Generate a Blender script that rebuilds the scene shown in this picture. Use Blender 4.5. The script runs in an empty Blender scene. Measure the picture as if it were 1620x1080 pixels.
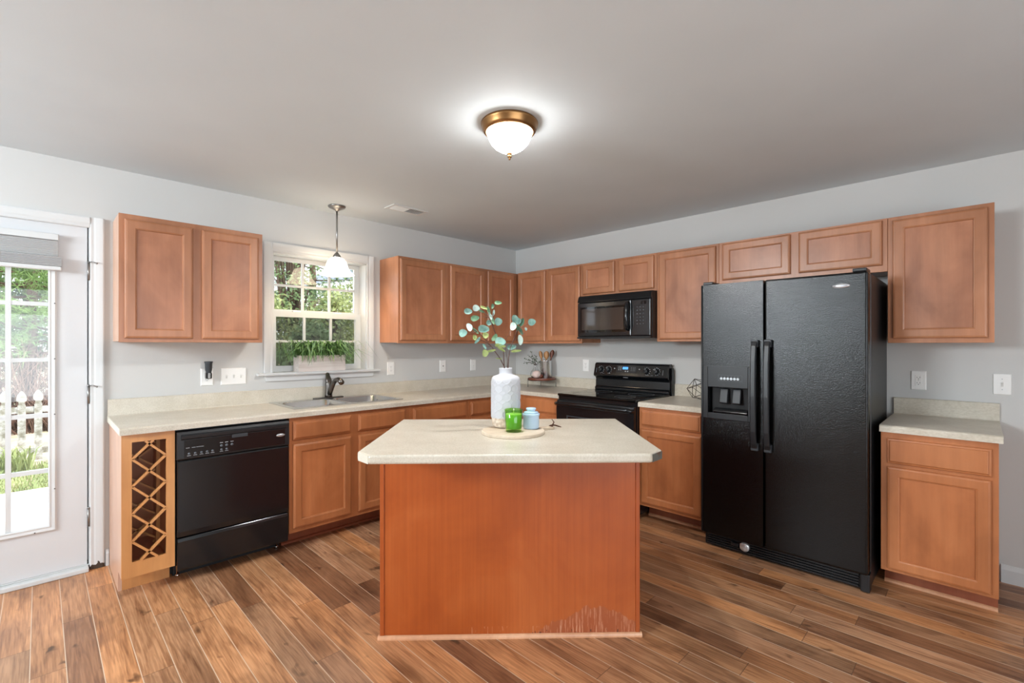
import bpy, bmesh, math, random
from mathutils import Vector, Matrix
random.seed(7)
SC = bpy.context.scene
COL = SC.collection

# ------------------------------------------------------------------ camera, world, light, exposure
FPX = 743.5
YAW = math.atan2(740, 743.5)
Fv = Vector((math.cos(YAW), math.sin(YAW), 0)); Rv = Vector((math.sin(YAW), -math.cos(YAW), 0))
CAM = Vector((-3.8797, -3.7993, 1.348))
cd = bpy.data.cameras.new('camera'); cam = bpy.data.objects.new('camera', cd); COL.objects.link(cam)
cd.sensor_width = 36; cd.sensor_fit = 'HORIZONTAL'; cd.lens = FPX * 36 / 1620; cd.shift_y = 6 / 1620
cd.clip_start = 0.05; cd.clip_end = 200
cam.location = CAM; cam.rotation_euler = (math.pi / 2, 0, YAW - math.pi / 2)
SC.camera = cam
SC.view_settings.view_transform = 'Standard'; SC.view_settings.look = 'None'
SC.view_settings.gamma = 1; SC.view_settings.use_curve_mapping = False
SC.view_settings.exposure = 0.40
SC.cycles.use_denoising = True; SC.cycles.use_adaptive_sampling = False
SC.cycles.max_bounces = 10; SC.cycles.diffuse_bounces = 6; SC.cycles.transparent_max_bounces = 24
SC.cycles.sample_clamp_indirect = 6

wd = bpy.data.worlds.new('sky'); SC.world = wd; wd.use_nodes = True
bgn = wd.node_tree.nodes['Background']; bgn.inputs[0].default_value = (0.86, 0.93, 1.0, 1); bgn.inputs[1].default_value = 2.7

def lamp(name, kind, loc, energy, color, target=None, size=None, size_y=None, **kw):
    d = bpy.data.lights.new(name, kind); d.energy = energy; d.color = color
    if kind == 'AREA':
        d.shape = 'RECTANGLE'; d.size = size; d.size_y = size_y
    for k, v in kw.items(): setattr(d, k, v)
    o = bpy.data.objects.new(name, d); COL.objects.link(o); o.location = loc
    if target is not None:
        o.rotation_euler = (Vector(target) - Vector(loc)).to_track_quat('-Z', 'Y').to_euler()
    return o
lamp('sun', 'SUN', (8, -10, 20), 3.6, (1, .95, .86), target=(4.5, 2, 0), angle=math.radians(3))
# added fill imitating flash, at two unseen openings behind and beside the camera
lamp('added_side_fill', 'AREA', (-6.45, -1.40, 1.98), 96, (.86, .945, 1), target=(-3.0, -1.45, 2.0), size=1.25, size_y=.62)
lamp('added_rear_fill', 'AREA', (-3.9, -6.05, 1.2), 36, (.87, .95, 1), target=(-3.6, 0, 1.5), size=3.4, size_y=1.2)
lamp('daylight_door', 'AREA', (-4.085, 0.16, 1.10), 10, (1, 1, 1), target=(-4.085, -3, 1.10), size=.5, size_y=1.55).data.cycles.is_portal = True
lamp('daylight_sink_window', 'AREA', (-2.25, 0.24, 1.6), 10, (1, 1, 1), target=(-2.25, -3, 1.6), size=.7, size_y=.85).data.cycles.is_portal = True

# ------------------------------------------------------------------ materials
def lin(c):
    f = lambda v: v / 12.92 if v <= .04045 else ((v + .055) / 1.055) ** 2.4
    return tuple(f(v / 255) for v in c) + (1,)
def mat(name):
    m = bpy.data.materials.new(name); m.use_nodes = True
    nt = m.node_tree; return m, nt, nt.nodes['Principled BSDF']
def setp(b, **k):
    names = dict(rough='Roughness', metal='Metallic', spec='Specular IOR Level', coat='Coat Weight', coatr='Coat Roughness',
                 trans='Transmission Weight', ior='IOR', emis='Emission Strength', sss='Subsurface Weight', alpha='Alpha')
    for n, v in k.items(): b.inputs[names[n]].default_value = v
def plain(name, c, **k):
    m, nt, b = mat(name); b.inputs['Base Color'].default_value = lin(c); setp(b, **k); return m
def noise(nt, scale, detail=3, rough=.5, mapscale=None, coord='Object', dist=0):
    tc = nt.nodes.new('ShaderNodeTexCoord'); mp = nt.nodes.new('ShaderNodeMapping')
    nt.links.new(tc.outputs[coord], mp.inputs[0])
    if mapscale: mp.inputs['Scale'].default_value = mapscale
    n = nt.nodes.new('ShaderNodeTexNoise'); n.inputs['Scale'].default_value = scale
    n.inputs['Detail'].default_value = detail; n.inputs['Roughness'].default_value = rough; n.inputs['Distortion'].default_value = dist
    nt.links.new(mp.outputs[0], n.inputs['Vector']); return n.outputs['Fac']
def ramp(nt, fac, stops, interp='LINEAR'):
    r = nt.nodes.new('ShaderNodeValToRGB'); r.color_ramp.interpolation = interp
    e = r.color_ramp.elements
    while len(e) < len(stops): e.new(.5)
    for i, (p, c) in enumerate(stops): e[i].position = p; e[i].color = lin(c) if len(c) == 3 else c
    nt.links.new(fac, r.inputs[0]); return r.outputs[0]
def mix(nt, a, b, fac, mode='MIX'):
    n = nt.nodes.new('ShaderNodeMix'); n.data_type = 'RGBA'; n.blend_type = mode
    for s, v in ((0, fac), (6, a), (7, b)):
        if isinstance(v, (int, float)): n.inputs[s].default_value = v
        elif isinstance(v, tuple): n.inputs[s].default_value = v
        else: nt.links.new(v, n.inputs[s])
    return n.outputs[2]
def mth(nt, op, a, b=0., c=None):
    n = nt.nodes.new('ShaderNodeMath'); n.operation = op
    for i, v in enumerate((a, b, c)):
        if v is None: continue
        if isinstance(v, (int, float)): n.inputs[i].default_value = v
        else: nt.links.new(v, n.inputs[i])
    return n.outputs[0]
def bump(nt, b, h, strength, dist=.01):
    n = nt.nodes.new('ShaderNodeBump'); n.inputs['Strength'].default_value = strength; n.inputs['Distance'].default_value = dist
    nt.links.new(h, n.inputs['Height']); nt.links.new(n.outputs[0], b.inputs['Normal'])
def wood(name, dark, mid, light, rough=.38, blotch=2.6, gs=(28, 28, 1.6), coat=.15):
    m, nt, b = mat(name)
    oi = nt.nodes.new('ShaderNodeObjectInfo')
    f1 = noise(nt, blotch, 4, .55, (1, 1, .6), dist=.6)
    f2 = noise(nt, 1, 5, .6, gs)
    c = ramp(nt, f1, [(.30, dark), (.5, mid), (.72, light)])
    g = ramp(nt, f2, [(.35, (200, 190, 185)), (.65, (255, 255, 255))])
    c = mix(nt, c, g, .3, 'MULTIPLY')
    v = mth(nt, 'MULTIPLY_ADD', oi.outputs['Random'], .12, .94)
    cc = nt.nodes.new('ShaderNodeCombineColor')
    for i in range(3): nt.links.new(v, cc.inputs[i])
    c = mix(nt, c, cc.outputs[0], 1., 'MULTIPLY')
    nt.links.new(c, b.inputs['Base Color']); setp(b, rough=rough, coat=coat, coatr=.25)
    bump(nt, b, f2, .06, .002)
    return m
M = {}
M['wood'] = wood('stained_maple', (158, 104, 70), (178, 120, 84), (194, 136, 100))
M['wood_panel'] = wood('stained_maple_panel', (154, 99, 68), (174, 115, 82), (190, 131, 96), blotch=4.5)
M['wood_island'] = wood('island_veneer', (150, 68, 26), (167, 80, 33), (178, 94, 46), rough=.34, blotch=2.2, gs=(40, 40, 1.2))
M['wood_base'] = wood('stained_maple_base', (160, 98, 58), (180, 112, 68), (196, 128, 82))
M['wood_base_panel'] = wood('stained_maple_base_panel', (158, 94, 54), (178, 108, 64), (194, 124, 78), blotch=4.5)
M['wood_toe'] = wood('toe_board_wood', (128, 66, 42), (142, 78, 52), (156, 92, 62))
M['wood_shoe'] = wood('shoe_moulding_wood', (196, 142, 106), (208, 154, 116), (220, 170, 132))
M['wood_rack'] = wood('golden_maple', (196, 134, 76), (208, 146, 86), (220, 160, 100), blotch=3)
M['wood_side'] = wood('pale_end_panel', (200, 160, 136), (208, 168, 144), (216, 178, 154), blotch=1.5)
M['wood_in'] = wood('rack_inside', (192, 122, 86), (204, 134, 96), (216, 148, 108))
M['riser'] = wood('riser_wood', (92, 48, 32), (112, 58, 38), (132, 72, 48), gs=(2, 40, 40))
M['spoon_tan'] = wood('light_spoon_wood', (172, 122, 74), (188, 138, 88), (200, 152, 102))
M['spoon_red'] = wood('dark_spoon_wood', (92, 44, 24), (112, 56, 32), (130, 70, 42))
M['board'] = wood('pale_board_wood', (186, 168, 146), (206, 190, 168), (220, 208, 190), gs=(4, 40, 40), rough=.55, coat=0)

def wall_mat(name, c, bs=.03):
    m, nt, b = mat(name); f = noise(nt, 2.0, 2)
    a = tuple(int(v * .985) for v in c)
    nt.links.new(ramp(nt, f, [(.3, a), (.7, c)]), b.inputs['Base Color']); setp(b, rough=.75, spec=.25)
    bump(nt, b, noise(nt, 160, 2), bs, .002); return m
M['wall'] = wall_mat('grey_wall_paint', (200, 200, 198))
M['ceil'] = wall_mat('ceiling_paint', (210, 218, 222), .06)
M['white'] = plain('white_trim_paint', (206, 208, 208), rough=.38)
M['doorw'] = plain('white_door_paint', (205, 207, 209), rough=.42)
M['plate'] = plain('white_plastic', (236, 236, 234), rough=.35)
M['plate_dark'] = plain('slot_dark', (70, 68, 66), rough=.6)

m, nt, b = mat('casing_paint')     # white casing, rotten and chipped at the foot
tc = nt.nodes.new('ShaderNodeTexCoord'); sp = nt.nodes.new('ShaderNodeSeparateXYZ'); nt.links.new(tc.outputs['Object'], sp.inputs[0])
hgt = mth(nt, 'MULTIPLY_ADD', noise(nt, 45, 4), .11, -.022)
k = mth(nt, 'LESS_THAN', sp.outputs['Z'], hgt)
nt.links.new(mix(nt, lin((206, 208, 208)), lin((60, 48, 38)), k), b.inputs['Base Color']); setp(b, rough=.45); M['casing'] = m

m, nt, b = mat('beige_laminate')
f1 = noise(nt, 9, 4, .6); f2 = noise(nt, 140, 3, .6, (1, .45, 1)); f3 = noise(nt, 420, 2)
c = ramp(nt, f1, [(.3, (198, 190, 174)), (.7, (212, 205, 191))])
c = mix(nt, c, ramp(nt, f2, [(.35, (206, 200, 186)), (.6, (255, 255, 255))]), .35, 'MULTIPLY')
nt.links.new(c, b.inputs['Base Color']); setp(b, rough=.34, spec=.5); M['lam'] = m
M['lam_edge'] = plain('laminate_edge_strip', (214, 209, 194), rough=.4)
m, nt, b = mat('bare_edge')
nt.links.new(ramp(nt, noise(nt, 20, 3), [(.42, (92, 92, 86)), (.6, (96, 62, 42))]), b.inputs['Base Color']); setp(b, rough=.8); M['bare'] = m

m, nt, b = mat('plank_floor')
tc = nt.nodes.new('ShaderNodeTexCoord'); sp = nt.nodes.new('ShaderNodeSeparateXYZ'); nt.links.new(tc.outputs['Object'], sp.inputs[0])
X, Y = sp.outputs['X'], sp.outputs['Y']
PW, PL = .1077, 1.22
rx = mth(nt, 'DIVIDE', mth(nt, 'ADD', X, 3.909 + PW * 60), PW)
row = mth(nt, 'FLOOR', rx); fx = mth(nt, 'FRACT', rx)
wn = nt.nodes.new('ShaderNodeTexWhiteNoise'); wn.noise_dimensions = '1D'; nt.links.new(row, wn.inputs['W'])
ry = mth(nt, 'ADD', mth(nt, 'DIVIDE', mth(nt, 'ADD', Y, 20), PL), mth(nt, 'MULTIPLY', wn.outputs['Value'], 7.3))
col = mth(nt, 'FLOOR', ry); fy = mth(nt, 'FRACT', ry)
cv = nt.nodes.new('ShaderNodeCombineXYZ'); nt.links.new(row, cv.inputs[0]); nt.links.new(col, cv.inputs[1])
wn2 = nt.nodes.new('ShaderNodeTexWhiteNoise'); wn2.noise_dimensions = '2D'; nt.links.new(cv.outputs[0], wn2.inputs['Vector'])
pv = wn2.outputs['Value']
# grain coordinates: stretched along the plank and shifted for every plank
gv = nt.nodes.new('ShaderNodeCombineXYZ')
nt.links.new(mth(nt, 'MULTIPLY_ADD', pv, 37., mth(nt, 'MULTIPLY', X, 1.)), gv.inputs[0]); nt.links.new(Y, gv.inputs[1]); nt.links.new(mth(nt, 'MULTIPLY', pv, 91.), gv.inputs[2])
def gn(sc, det, ms, dist=0.):
    mp = nt.nodes.new('ShaderNodeMapping'); mp.inputs['Scale'].default_value = ms; nt.links.new(gv.outputs[0], mp.inputs[0])
    n = nt.nodes.new('ShaderNodeTexNoise'); n.inputs['Scale'].default_value = sc; n.inputs['Detail'].default_value = det; n.inputs['Distortion'].default_value = dist
    nt.links.new(mp.outputs[0], n.inputs['Vector']); return n.outputs['Fac']
g1 = gn(1, 5, (46, 3.2, 1), 1.0); g2 = gn(1, 3, (5, 2.0, 1), .9); g3 = gn(1, 2, (14, 7, 1), .4); g4 = gn(1, 3, (150, 6, 1), .2)
c = ramp(nt, pv, [(0, (156, 114, 85)), (.2, (216, 160, 114)), (.4, (180, 140, 108)), (.6, (228, 166, 114)), (.8, (150, 106, 76)), (1, (208, 162, 126))])
c = mix(nt, c, ramp(nt, g2, [(.28, (160, 148, 140)), (.5, (238, 234, 230)), (.68, (255, 252, 248))]), .85, 'MULTIPLY')
c = mix(nt, c, ramp(nt, g1, [(.30, (176, 156, 144)), (.5, (246, 242, 238)), (.66, (255, 255, 255))]), .72, 'MULTIPLY')
c = mix(nt, c, ramp(nt, g4, [(.4, (205, 195, 188)), (.6, (255, 255, 255))]), .6, 'MULTIPLY')
c = mix(nt, c, ramp(nt, g3, [(.24, (84, 66, 56)), (.33, (255, 255, 255))]), .75, 'MULTIPLY')
ex = mth(nt, 'MULTIPLY', mth(nt, 'MINIMUM', fx, mth(nt, 'SUBTRACT', 1., fx)), PW)
ey = mth(nt, 'MULTIPLY', mth(nt, 'MINIMUM', fy, mth(nt, 'SUBTRACT', 1., fy)), PL)
sx = mth(nt, 'LESS_THAN', ex, .0016); sy = mth(nt, 'LESS_THAN', ey, .0016)
c = mix(nt, c, lin((206, 184, 160)), mth(nt, 'MULTIPLY', sx, .85)); c = mix(nt, c, lin((92, 66, 50)), mth(nt, 'MULTIPLY', sy, .7))
nt.links.new(c, b.inputs['Base Color'])
nt.links.new(mth(nt, 'MULTIPLY_ADD', g1, .16, .30), b.inputs['Roughness']); setp(b, spec=.5)
seam = mth(nt, 'MINIMUM', mth(nt, 'DIVIDE', ex, .003), 1.); hb = mth(nt, 'ADD', mth(nt, 'MULTIPLY', g1, .4), seam)
bump(nt, b, hb, .10, .002); M['floor'] = m

def black(name, c, rough, bs=0., bsc=200, coat=0.):
    m, nt, b = mat(name); b.inputs['Base Color'].default_value = lin(c); setp(b, rough=rough, coat=coat, coatr=.08)
    if bs: bump(nt, b, noise(nt, bsc, 2, .5), bs, .002); setp(b, spec=.4)
    return m
M['blk'] = black('gloss_black_enamel', (16, 18, 21), .16)
M['blk_tex'] = black('pebbled_black_steel', (6, 7, 8), .12, .5, 250)
M['blk_satin'] = black('satin_black_plastic', (24, 26, 29), .38)
M['blk_matte'] = black('matte_black', (12, 12, 13), .65)
M['blk_grey'] = black('charcoal_plastic', (46, 50, 54), .42)
M['blk_glass'] = black('black_glass', (8, 9, 10), .04)
M['mw_win'] = plain('tinted_window', (58, 50, 46), rough=.05)
M['chrome'] = plain('polished_steel', (205, 208, 210), metal=1., rough=.14)
M['steel'] = plain('brushed_stainless', (214, 216, 218), metal=1., rough=.24)
M['nickel'] = plain('brushed_nickel', (150, 148, 145), metal=1., rough=.32)
M['hinge'] = plain('hinge_metal', (150, 148, 146), metal=1., rough=.38)
M['pewter'] = plain('dark_pewter', (108, 104, 100), metal=1., rough=.28)
M['brass'] = plain('antique_brass', (150, 112, 72), metal=1., rough=.34)
M['badge'] = plain('silver_badge', (214, 216, 218), metal=.6, rough=.25)
M['badge_text'] = plain('badge_print', (112, 122, 140), rough=.5)
M['mark'] = plain('light_print', (170, 176, 180), rough=.5)
M['mark_dim'] = plain('dim_print', (92, 98, 104), rough=.5)
M['key'] = plain('keypad_print', (58, 58, 62), rough=.4)
M['button'] = plain('pale_button', (200, 208, 214), rough=.35)
m, nt, b = mat('blue_display'); b.inputs['Base Color'].default_value = lin((60, 120, 190)); b.inputs['Emission Color'].default_value = lin((84, 156, 235)); setp(b, emis=1.0); M['lcd'] = m
m, nt, b = mat('white_ceramic'); b.inputs['Base Color'].default_value = lin((194, 195, 200)); setp(b, rough=.55, spec=.35)
M['ceramic'] = m
m, nt, b = mat('raw_clay_foot'); nt.links.new(ramp(nt, noise(nt, 60, 3), [(.35, (190, 172, 152)), (.65, (226, 214, 198))]), b.inputs['Base Color']); setp(b, rough=.8); M['clay'] = m
M['blue_jar'] = plain('pale_blue_glaze', (178, 203, 226), rough=.22, coat=.4)
M['wax'] = plain('green_wax', (176, 204, 140), rough=.5, sss=.0)
M['wick'] = plain('white_wick', (230, 226, 210), rough=.9)
m, nt, b = mat('clear_glass'); b.inputs['Base Color'].default_value = (1, 1, 1, 1); setp(b, rough=.0, trans=1., ior=1.45); M['glass'] = m
M['twine'] = plain('brown_cord', (84, 52, 38), rough=.85)
M['pink'] = plain('pale_pink_knit', (222, 200, 192), rough=.85)
m, nt, b = mat('whitewashed_wood'); nt.links.new(ramp(nt, noise(nt, 1, 4, .6, (3, 60, 60)), [(.35, (206, 194, 188)), (.65, (226, 218, 213))]), b.inputs['Base Color']); setp(b, rough=.75); M['planter'] = m
def leafmat(name, c1, c2, trans=.25, sc=12, rough=.5):
    m, nt, b = mat(name); nt.links.new(ramp(nt, noise(nt, sc, 2), [(.3, c1), (.7, c2)]), b.inputs['Base Color']); setp(b, rough=rough, spec=.3)
    if trans:
        t = nt.nodes.new('ShaderNodeBsdfTranslucent'); t.inputs[0].default_value = lin(c2); mx = nt.nodes.new('ShaderNodeMixShader'); mx.inputs[0].default_value = trans
        out = nt.nodes['Material Output']; nt.links.new(b.outputs[0], mx.inputs[1]); nt.links.new(t.outputs[0], mx.inputs[2]); nt.links.new(mx.outputs[0], out.inputs[0])
    return m
M['blade'] = leafmat('grass_blade', (56, 98, 46), (126, 166, 102), .15, 40, .35)
M['euc_teal'] = leafmat('eucalyptus_teal', (104, 146, 136), (146, 182, 172), .1, 60, .55)
M['euc_pale'] = leafmat('eucalyptus_pale', (176, 202, 194), (204, 222, 214), .1, 60, .55)
M['euc_green'] = leafmat('eucalyptus_green', (84, 122, 92), (122, 156, 122), .1, 60, .55)
M['euc_dark'] = leafmat('eucalyptus_dark', (58, 88, 68), (84, 116, 92), .1, 60, .55)
M['euc_lime'] = leafmat('eucalyptus_lime', (142, 160, 92), (172, 184, 124), .15, 60, .55)
M['stem'] = plain('reddish_stem', (84, 58, 50), rough=.7)
M['sprig'] = leafmat('dusty_sprig', (56, 74, 56), (98, 116, 92), .1, 60, .6)
M['pine'] = leafmat('pine_needles', (88, 118, 66), (150, 178, 112), .35, 1.5, .6)
M['pine2'] = leafmat('dark_pine_needles', (52, 82, 54), (104, 138, 90), .3, 1.2, .6)
M['broad'] = leafmat('broad_leaves', (74, 98, 66), (132, 154, 106), .35, 1.6, .55)
M['bush'] = leafmat('bush_leaves', (104, 124, 74), (166, 174, 118), .35, 2.0, .55)
M['lawn'] = leafmat('lawn_blades', (108, 130, 78), (166, 178, 122), .25, 3, .6)
M['bark'] = plain('pine_bark', (96, 76, 62), rough=.9)
M['twig'] = plain('dead_twigs', (134, 108, 98), rough=.9)
m, nt, b = mat('weathered_white_wood'); nt.links.new(ramp(nt, noise(nt, 8, 5, .65), [(.38, (122, 118, 104)), (.58, (196, 196, 194))]), b.inputs['Base Color']); setp(b, rough=.8); M['picket'] = m
m, nt, b = mat('straw_ground'); nt.links.new(ramp(nt, noise(nt, 1.2, 5, .6), [(.35, (176, 152, 128)), (.5, (206, 190, 168)), (.65, (160, 168, 122))]), b.inputs['Base Color']); setp(b, rough=.95); M['ground'] = m
M['patio'] = plain('pale_concrete', (226, 222, 216), rough=.9)
M['siding'] = plain('white_siding', (236, 238, 240), rough=.7)
m, nt, b = mat('slate_shingles'); nt.links.new(ramp(nt, noise(nt, 6, 3), [(.35, (96, 104, 122)), (.65, (136, 144, 160))]), b.inputs['Base Color']); setp(b, rough=.9); M['shingle'] = m
m, nt, b = mat('shade_fabric'); b.inputs['Base Color'].default_value = lin((236, 236, 236)); setp(b, rough=.8)
t = nt.nodes.new('ShaderNodeBsdfTranslucent'); t.inputs[0].default_value = lin((240, 240, 238)); mx = nt.nodes.new('ShaderNodeMixShader'); mx.inputs[0].default_value = .15
nt.links.new(b.outputs[0], mx.inputs[1]); nt.links.new(t.outputs[0], mx.inputs[2]); nt.links.new(mx.outputs[0], nt.nodes['Material Output'].inputs[0]); M['shade'] = m
def paneglass(name, gain, tint=(1, 1, 1, 1)):
    m, nt, b = mat(name); nt.nodes.remove(b)
    tr = nt.nodes.new('ShaderNodeBsdfTransparent'); tr.inputs[0].default_value = tint
    gl = nt.nodes.new('ShaderNodeBsdfGlossy'); gl.inputs['Roughness'].default_value = 0
    lw = nt.nodes.new('ShaderNodeLayerWeight'); fac = mth(nt, 'MULTIPLY_ADD', mth(nt, 'POWER', lw.outputs['Facing'], 5.), .95 * gain, .045 * gain)
    mx = nt.nodes.new('ShaderNodeMixShader'); nt.links.new(fac, mx.inputs[0])
    nt.links.new(tr.outputs[0], mx.inputs[1]); nt.links.new(gl.outputs[0], mx.inputs[2]); nt.links.new(mx.outputs[0], nt.nodes['Material Output'].inputs[0]); return m
M['pane'] = paneglass('window_glass', 1.0)
M['green_glass'] = paneglass('green_candle_glass', 1.0, lin((212, 240, 176)))
m, nt, b = mat('insect_screen')
tr = nt.nodes.new('ShaderNodeBsdfTransparent'); mx = nt.nodes.new('ShaderNodeMixShader'); mx.inputs[0].default_value = .42
b.inputs['Base Color'].default_value = lin((52, 56, 56)); setp(b, rough=.9)
nt.links.new(tr.outputs[0], mx.inputs[1]); nt.links.new(b.outputs[0], mx.inputs[2]); nt.links.new(mx.outputs[0], nt.nodes['Material Output'].inputs[0]); M['screen'] = m
def glow(name, c, e, s):
    m, nt, b = mat(name); b.inputs['Base Color'].default_value = lin(c); b.inputs['Emission Color'].default_value = lin(e); setp(b, emis=s, rough=.3); return m
M['dome'] = glow('lit_ribbed_glass', (250, 246, 238), (252, 250, 248), 30.)
M['pshade'] = glow('lit_alabaster_shade', (250, 240, 222), (255, 234, 206), 5.5)
M['bulb'] = glow('lit_bulb', (255, 250, 240), (255, 226, 184), 170.)

# ------------------------------------------------------------------ mesh helpers
WM = {}
def W(o): return WM.get(o.name, Matrix.Identity(4))
class MB:
    def __init__(s): s.v = []; s.f = []; s.m = []; s.sm = []
    def add(s, vs, fs, mi=0, smooth=False, T=None):
        o = len(s.v)
        for p in vs:
            p = Vector(p); s.v.append(tuple(T @ p) if T else tuple(p))
        for f in fs: s.f.append([i + o for i in f]); s.m.append(mi); s.sm.append(smooth)
        return s
    def box(s, x0, x1, y0, y1, z0, z1, mi=0, T=None):
        x0, x1 = sorted((x0, x1)); y0, y1 = sorted((y0, y1)); z0, z1 = sorted((z0, z1))
        vs = [(x, y, z) for z in (z0, z1) for y in (y0, y1) for x in (x0, x1)]
        return s.add(vs, [(0, 2, 3, 1), (4, 5, 7, 6), (0, 1, 5, 4), (2, 6, 7, 3), (1, 3, 7, 5), (0, 4, 6, 2)], mi, False, T)
    def prism(s, poly, h0, h1, axis='z', mi=0, T=None, smooth=False):
        n = len(poly)
        def P(a, b, h): return {'z': (a, b, h), 'x': (h, a, b), 'y': (a, h, b)}[axis]
        vs = [P(a, b, h0) for a, b in poly] + [P(a, b, h1) for a, b in poly]
        s.add(vs, [tuple(range(n - 1, -1, -1)), tuple(range(n, 2 * n))], mi, False, T)
        return s.add(vs, [(i, (i + 1) % n, n + (i + 1) % n, n + i) for i in range(n)], mi, smooth, T)
    def lathe(s, prof, c, seg=32, mi=0, axis='z', T=None, closed=True, smooth=True, rf=None):
        vs = []; fs = []; n = len(prof)
        for j in range(seg):
            a = 2 * math.pi * j / seg; ca, sa = math.cos(a), math.sin(a)
            for i, (r, h) in enumerate(prof):
                if rf: r = rf(r, h, a)
                p = {'z': (r * ca, r * sa, h), 'x': (h, r * ca, r * sa), 'y': (r * ca, h, r * sa)}[axis]
                vs.append((c[0] + p[0], c[1] + p[1], c[2] + p[2]))
        for j in range(seg):
            k = (j + 1) % seg
            for i in range(n - 1): fs.append((j * n + i, k * n + i, k * n + i + 1, j * n + i + 1))
        if closed:
            if prof[0][0] > 1e-6: fs.append(tuple(j * n for j in range(seg - 1, -1, -1)))
            if prof[-1][0] > 1e-6: fs.append(tuple(j * n + n - 1 for j in range(seg)))
        return s.add(vs, fs, mi, smooth, T)
    def tube(s, pts, r, seg=8, mi=0, T=None):
        pts = [Vector(p) for p in pts]; n = len(pts)
        rs = r if isinstance(r, (list, tuple)) else [r] * n
        vs = []; fs = []; up = None
        for i, p in enumerate(pts):
            t = (pts[min(i + 1, n - 1)] - pts[max(i - 1, 0)]).normalized()
            if up is None: up = t.orthogonal().normalized()
            a = (up - t * up.dot(t)); a = a.normalized() if a.length > 1e-6 else t.orthogonal().normalized(); up = a
            bb = t.cross(a)
            for k in range(seg):
                w = 2 * math.pi * k / seg; vs.append(p + (a * math.cos(w) + bb * math.sin(w)) * rs[i])
        for i in range(n - 1):
            for k in range(seg):
                k2 = (k + 1) % seg; fs.append((i * seg + k, i * seg + k2, (i + 1) * seg + k2, (i + 1) * seg + k))
        fs.append(tuple(range(seg - 1, -1, -1))); fs.append(tuple((n - 1) * seg + k for k in range(seg)))
        return s.add(vs, fs, mi, True, T)
    def sphere(s, c, r, seg=16, rings=10, mi=0, sc=(1, 1, 1), T=None):
        prof = [(max(0, math.sin(math.pi * i / rings)) * r, -math.cos(math.pi * i / rings) * r) for i in range(rings + 1)]
        prof[0] = (0, -r); prof[-1] = (0, r)
        t = MB().lathe(prof, (0, 0, 0), seg, closed=False)
        vs = [(c[0] + v[0] * sc[0], c[1] + v[1] * sc[1], c[2] + v[2] * sc[2]) for v in t.v]
        return s.add(vs, t.f, mi, True, T)
    def build(s, name, mats, parent=None, bevel=0, seg=2, local=False, loc=None, rz=0, weld=True, recalc=True, ang=35):
        me = bpy.data.meshes.new(name); o = bpy.data.objects.new(name, me); COL.objects.link(o)
        if parent is None:
            if loc is None:
                xs, ys, zs = zip(*s.v); loc = ((min(xs) + max(xs)) / 2, (min(ys) + max(ys)) / 2, min(zs))
            mw = Matrix.Translation(loc) @ Matrix.Rotation(rz, 4, 'Z'); o.location = loc; o.rotation_euler = (0, 0, rz)
        else:
            o.parent = parent; mw = W(parent)
        WM[o.name] = mw; inv = Matrix.Identity(4) if local else mw.inverted()
        me.from_pydata([tuple(inv @ Vector(v)) for v in s.v], [], s.f)
        mats = mats if isinstance(mats, (list, tuple)) else [mats]
        for mm in mats: me.materials.append(mm)
        me.polygons.foreach_set('material_index', s.m); me.polygons.foreach_set('use_smooth', s.sm)
        if weld or recalc:
            bm = bmesh.new(); bm.from_mesh(me)
            if weld: bmesh.ops.remove_doubles(bm, verts=bm.verts, dist=1e-5)
            if recalc: bmesh.ops.recalc_face_normals(bm, faces=bm.faces)
            bm.to_mesh(me); bm.free()
        if bevel:
            md = o.modifiers.new('edge', 'BEVEL'); md.width = bevel; md.segments = seg; md.limit_method = 'ANGLE'; md.angle_limit = math.radians(ang)
        return o
def tag(o, label=None, cat=None, group=None, kind=None):
    if label: o['label'] = label
    if cat: o['category'] = cat
    if group: o['group'] = group
    if kind: o['kind'] = kind
    return o
def thing(name, label, cat, loc, rz=0, group=None, kind=None):
    o = bpy.data.objects.new(name, None); COL.objects.link(o); o.location = loc; o.rotation_euler = (0, 0, rz)
    o.empty_display_size = .05
    WM[o.name] = Matrix.Translation(loc) @ Matrix.Rotation(rz, 4, 'Z'); return tag(o, label, cat, group, kind)
def text(body, size, name, m, parent, Mx, extrude=.0004):
    cu = bpy.data.curves.new(name, 'FONT'); cu.body = body; cu.size = size; cu.align_x = 'CENTER'; cu.align_y = 'CENTER'; cu.extrude = extrude
    tmp = bpy.data.objects.new(name, cu); COL.objects.link(tmp); bpy.context.view_layer.update()
    me = bpy.data.meshes.new_from_object(tmp.evaluated_get(bpy.context.evaluated_depsgraph_get()))
    bpy.data.objects.remove(tmp); bpy.data.curves.remove(cu)
    o = bpy.data.objects.new(name, me); COL.objects.link(o); me.materials.clear(); me.materials.append(m)
    o.parent = parent; me.transform(W(parent).inverted() @ Mx); WM[o.name] = W(parent); return o
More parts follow.
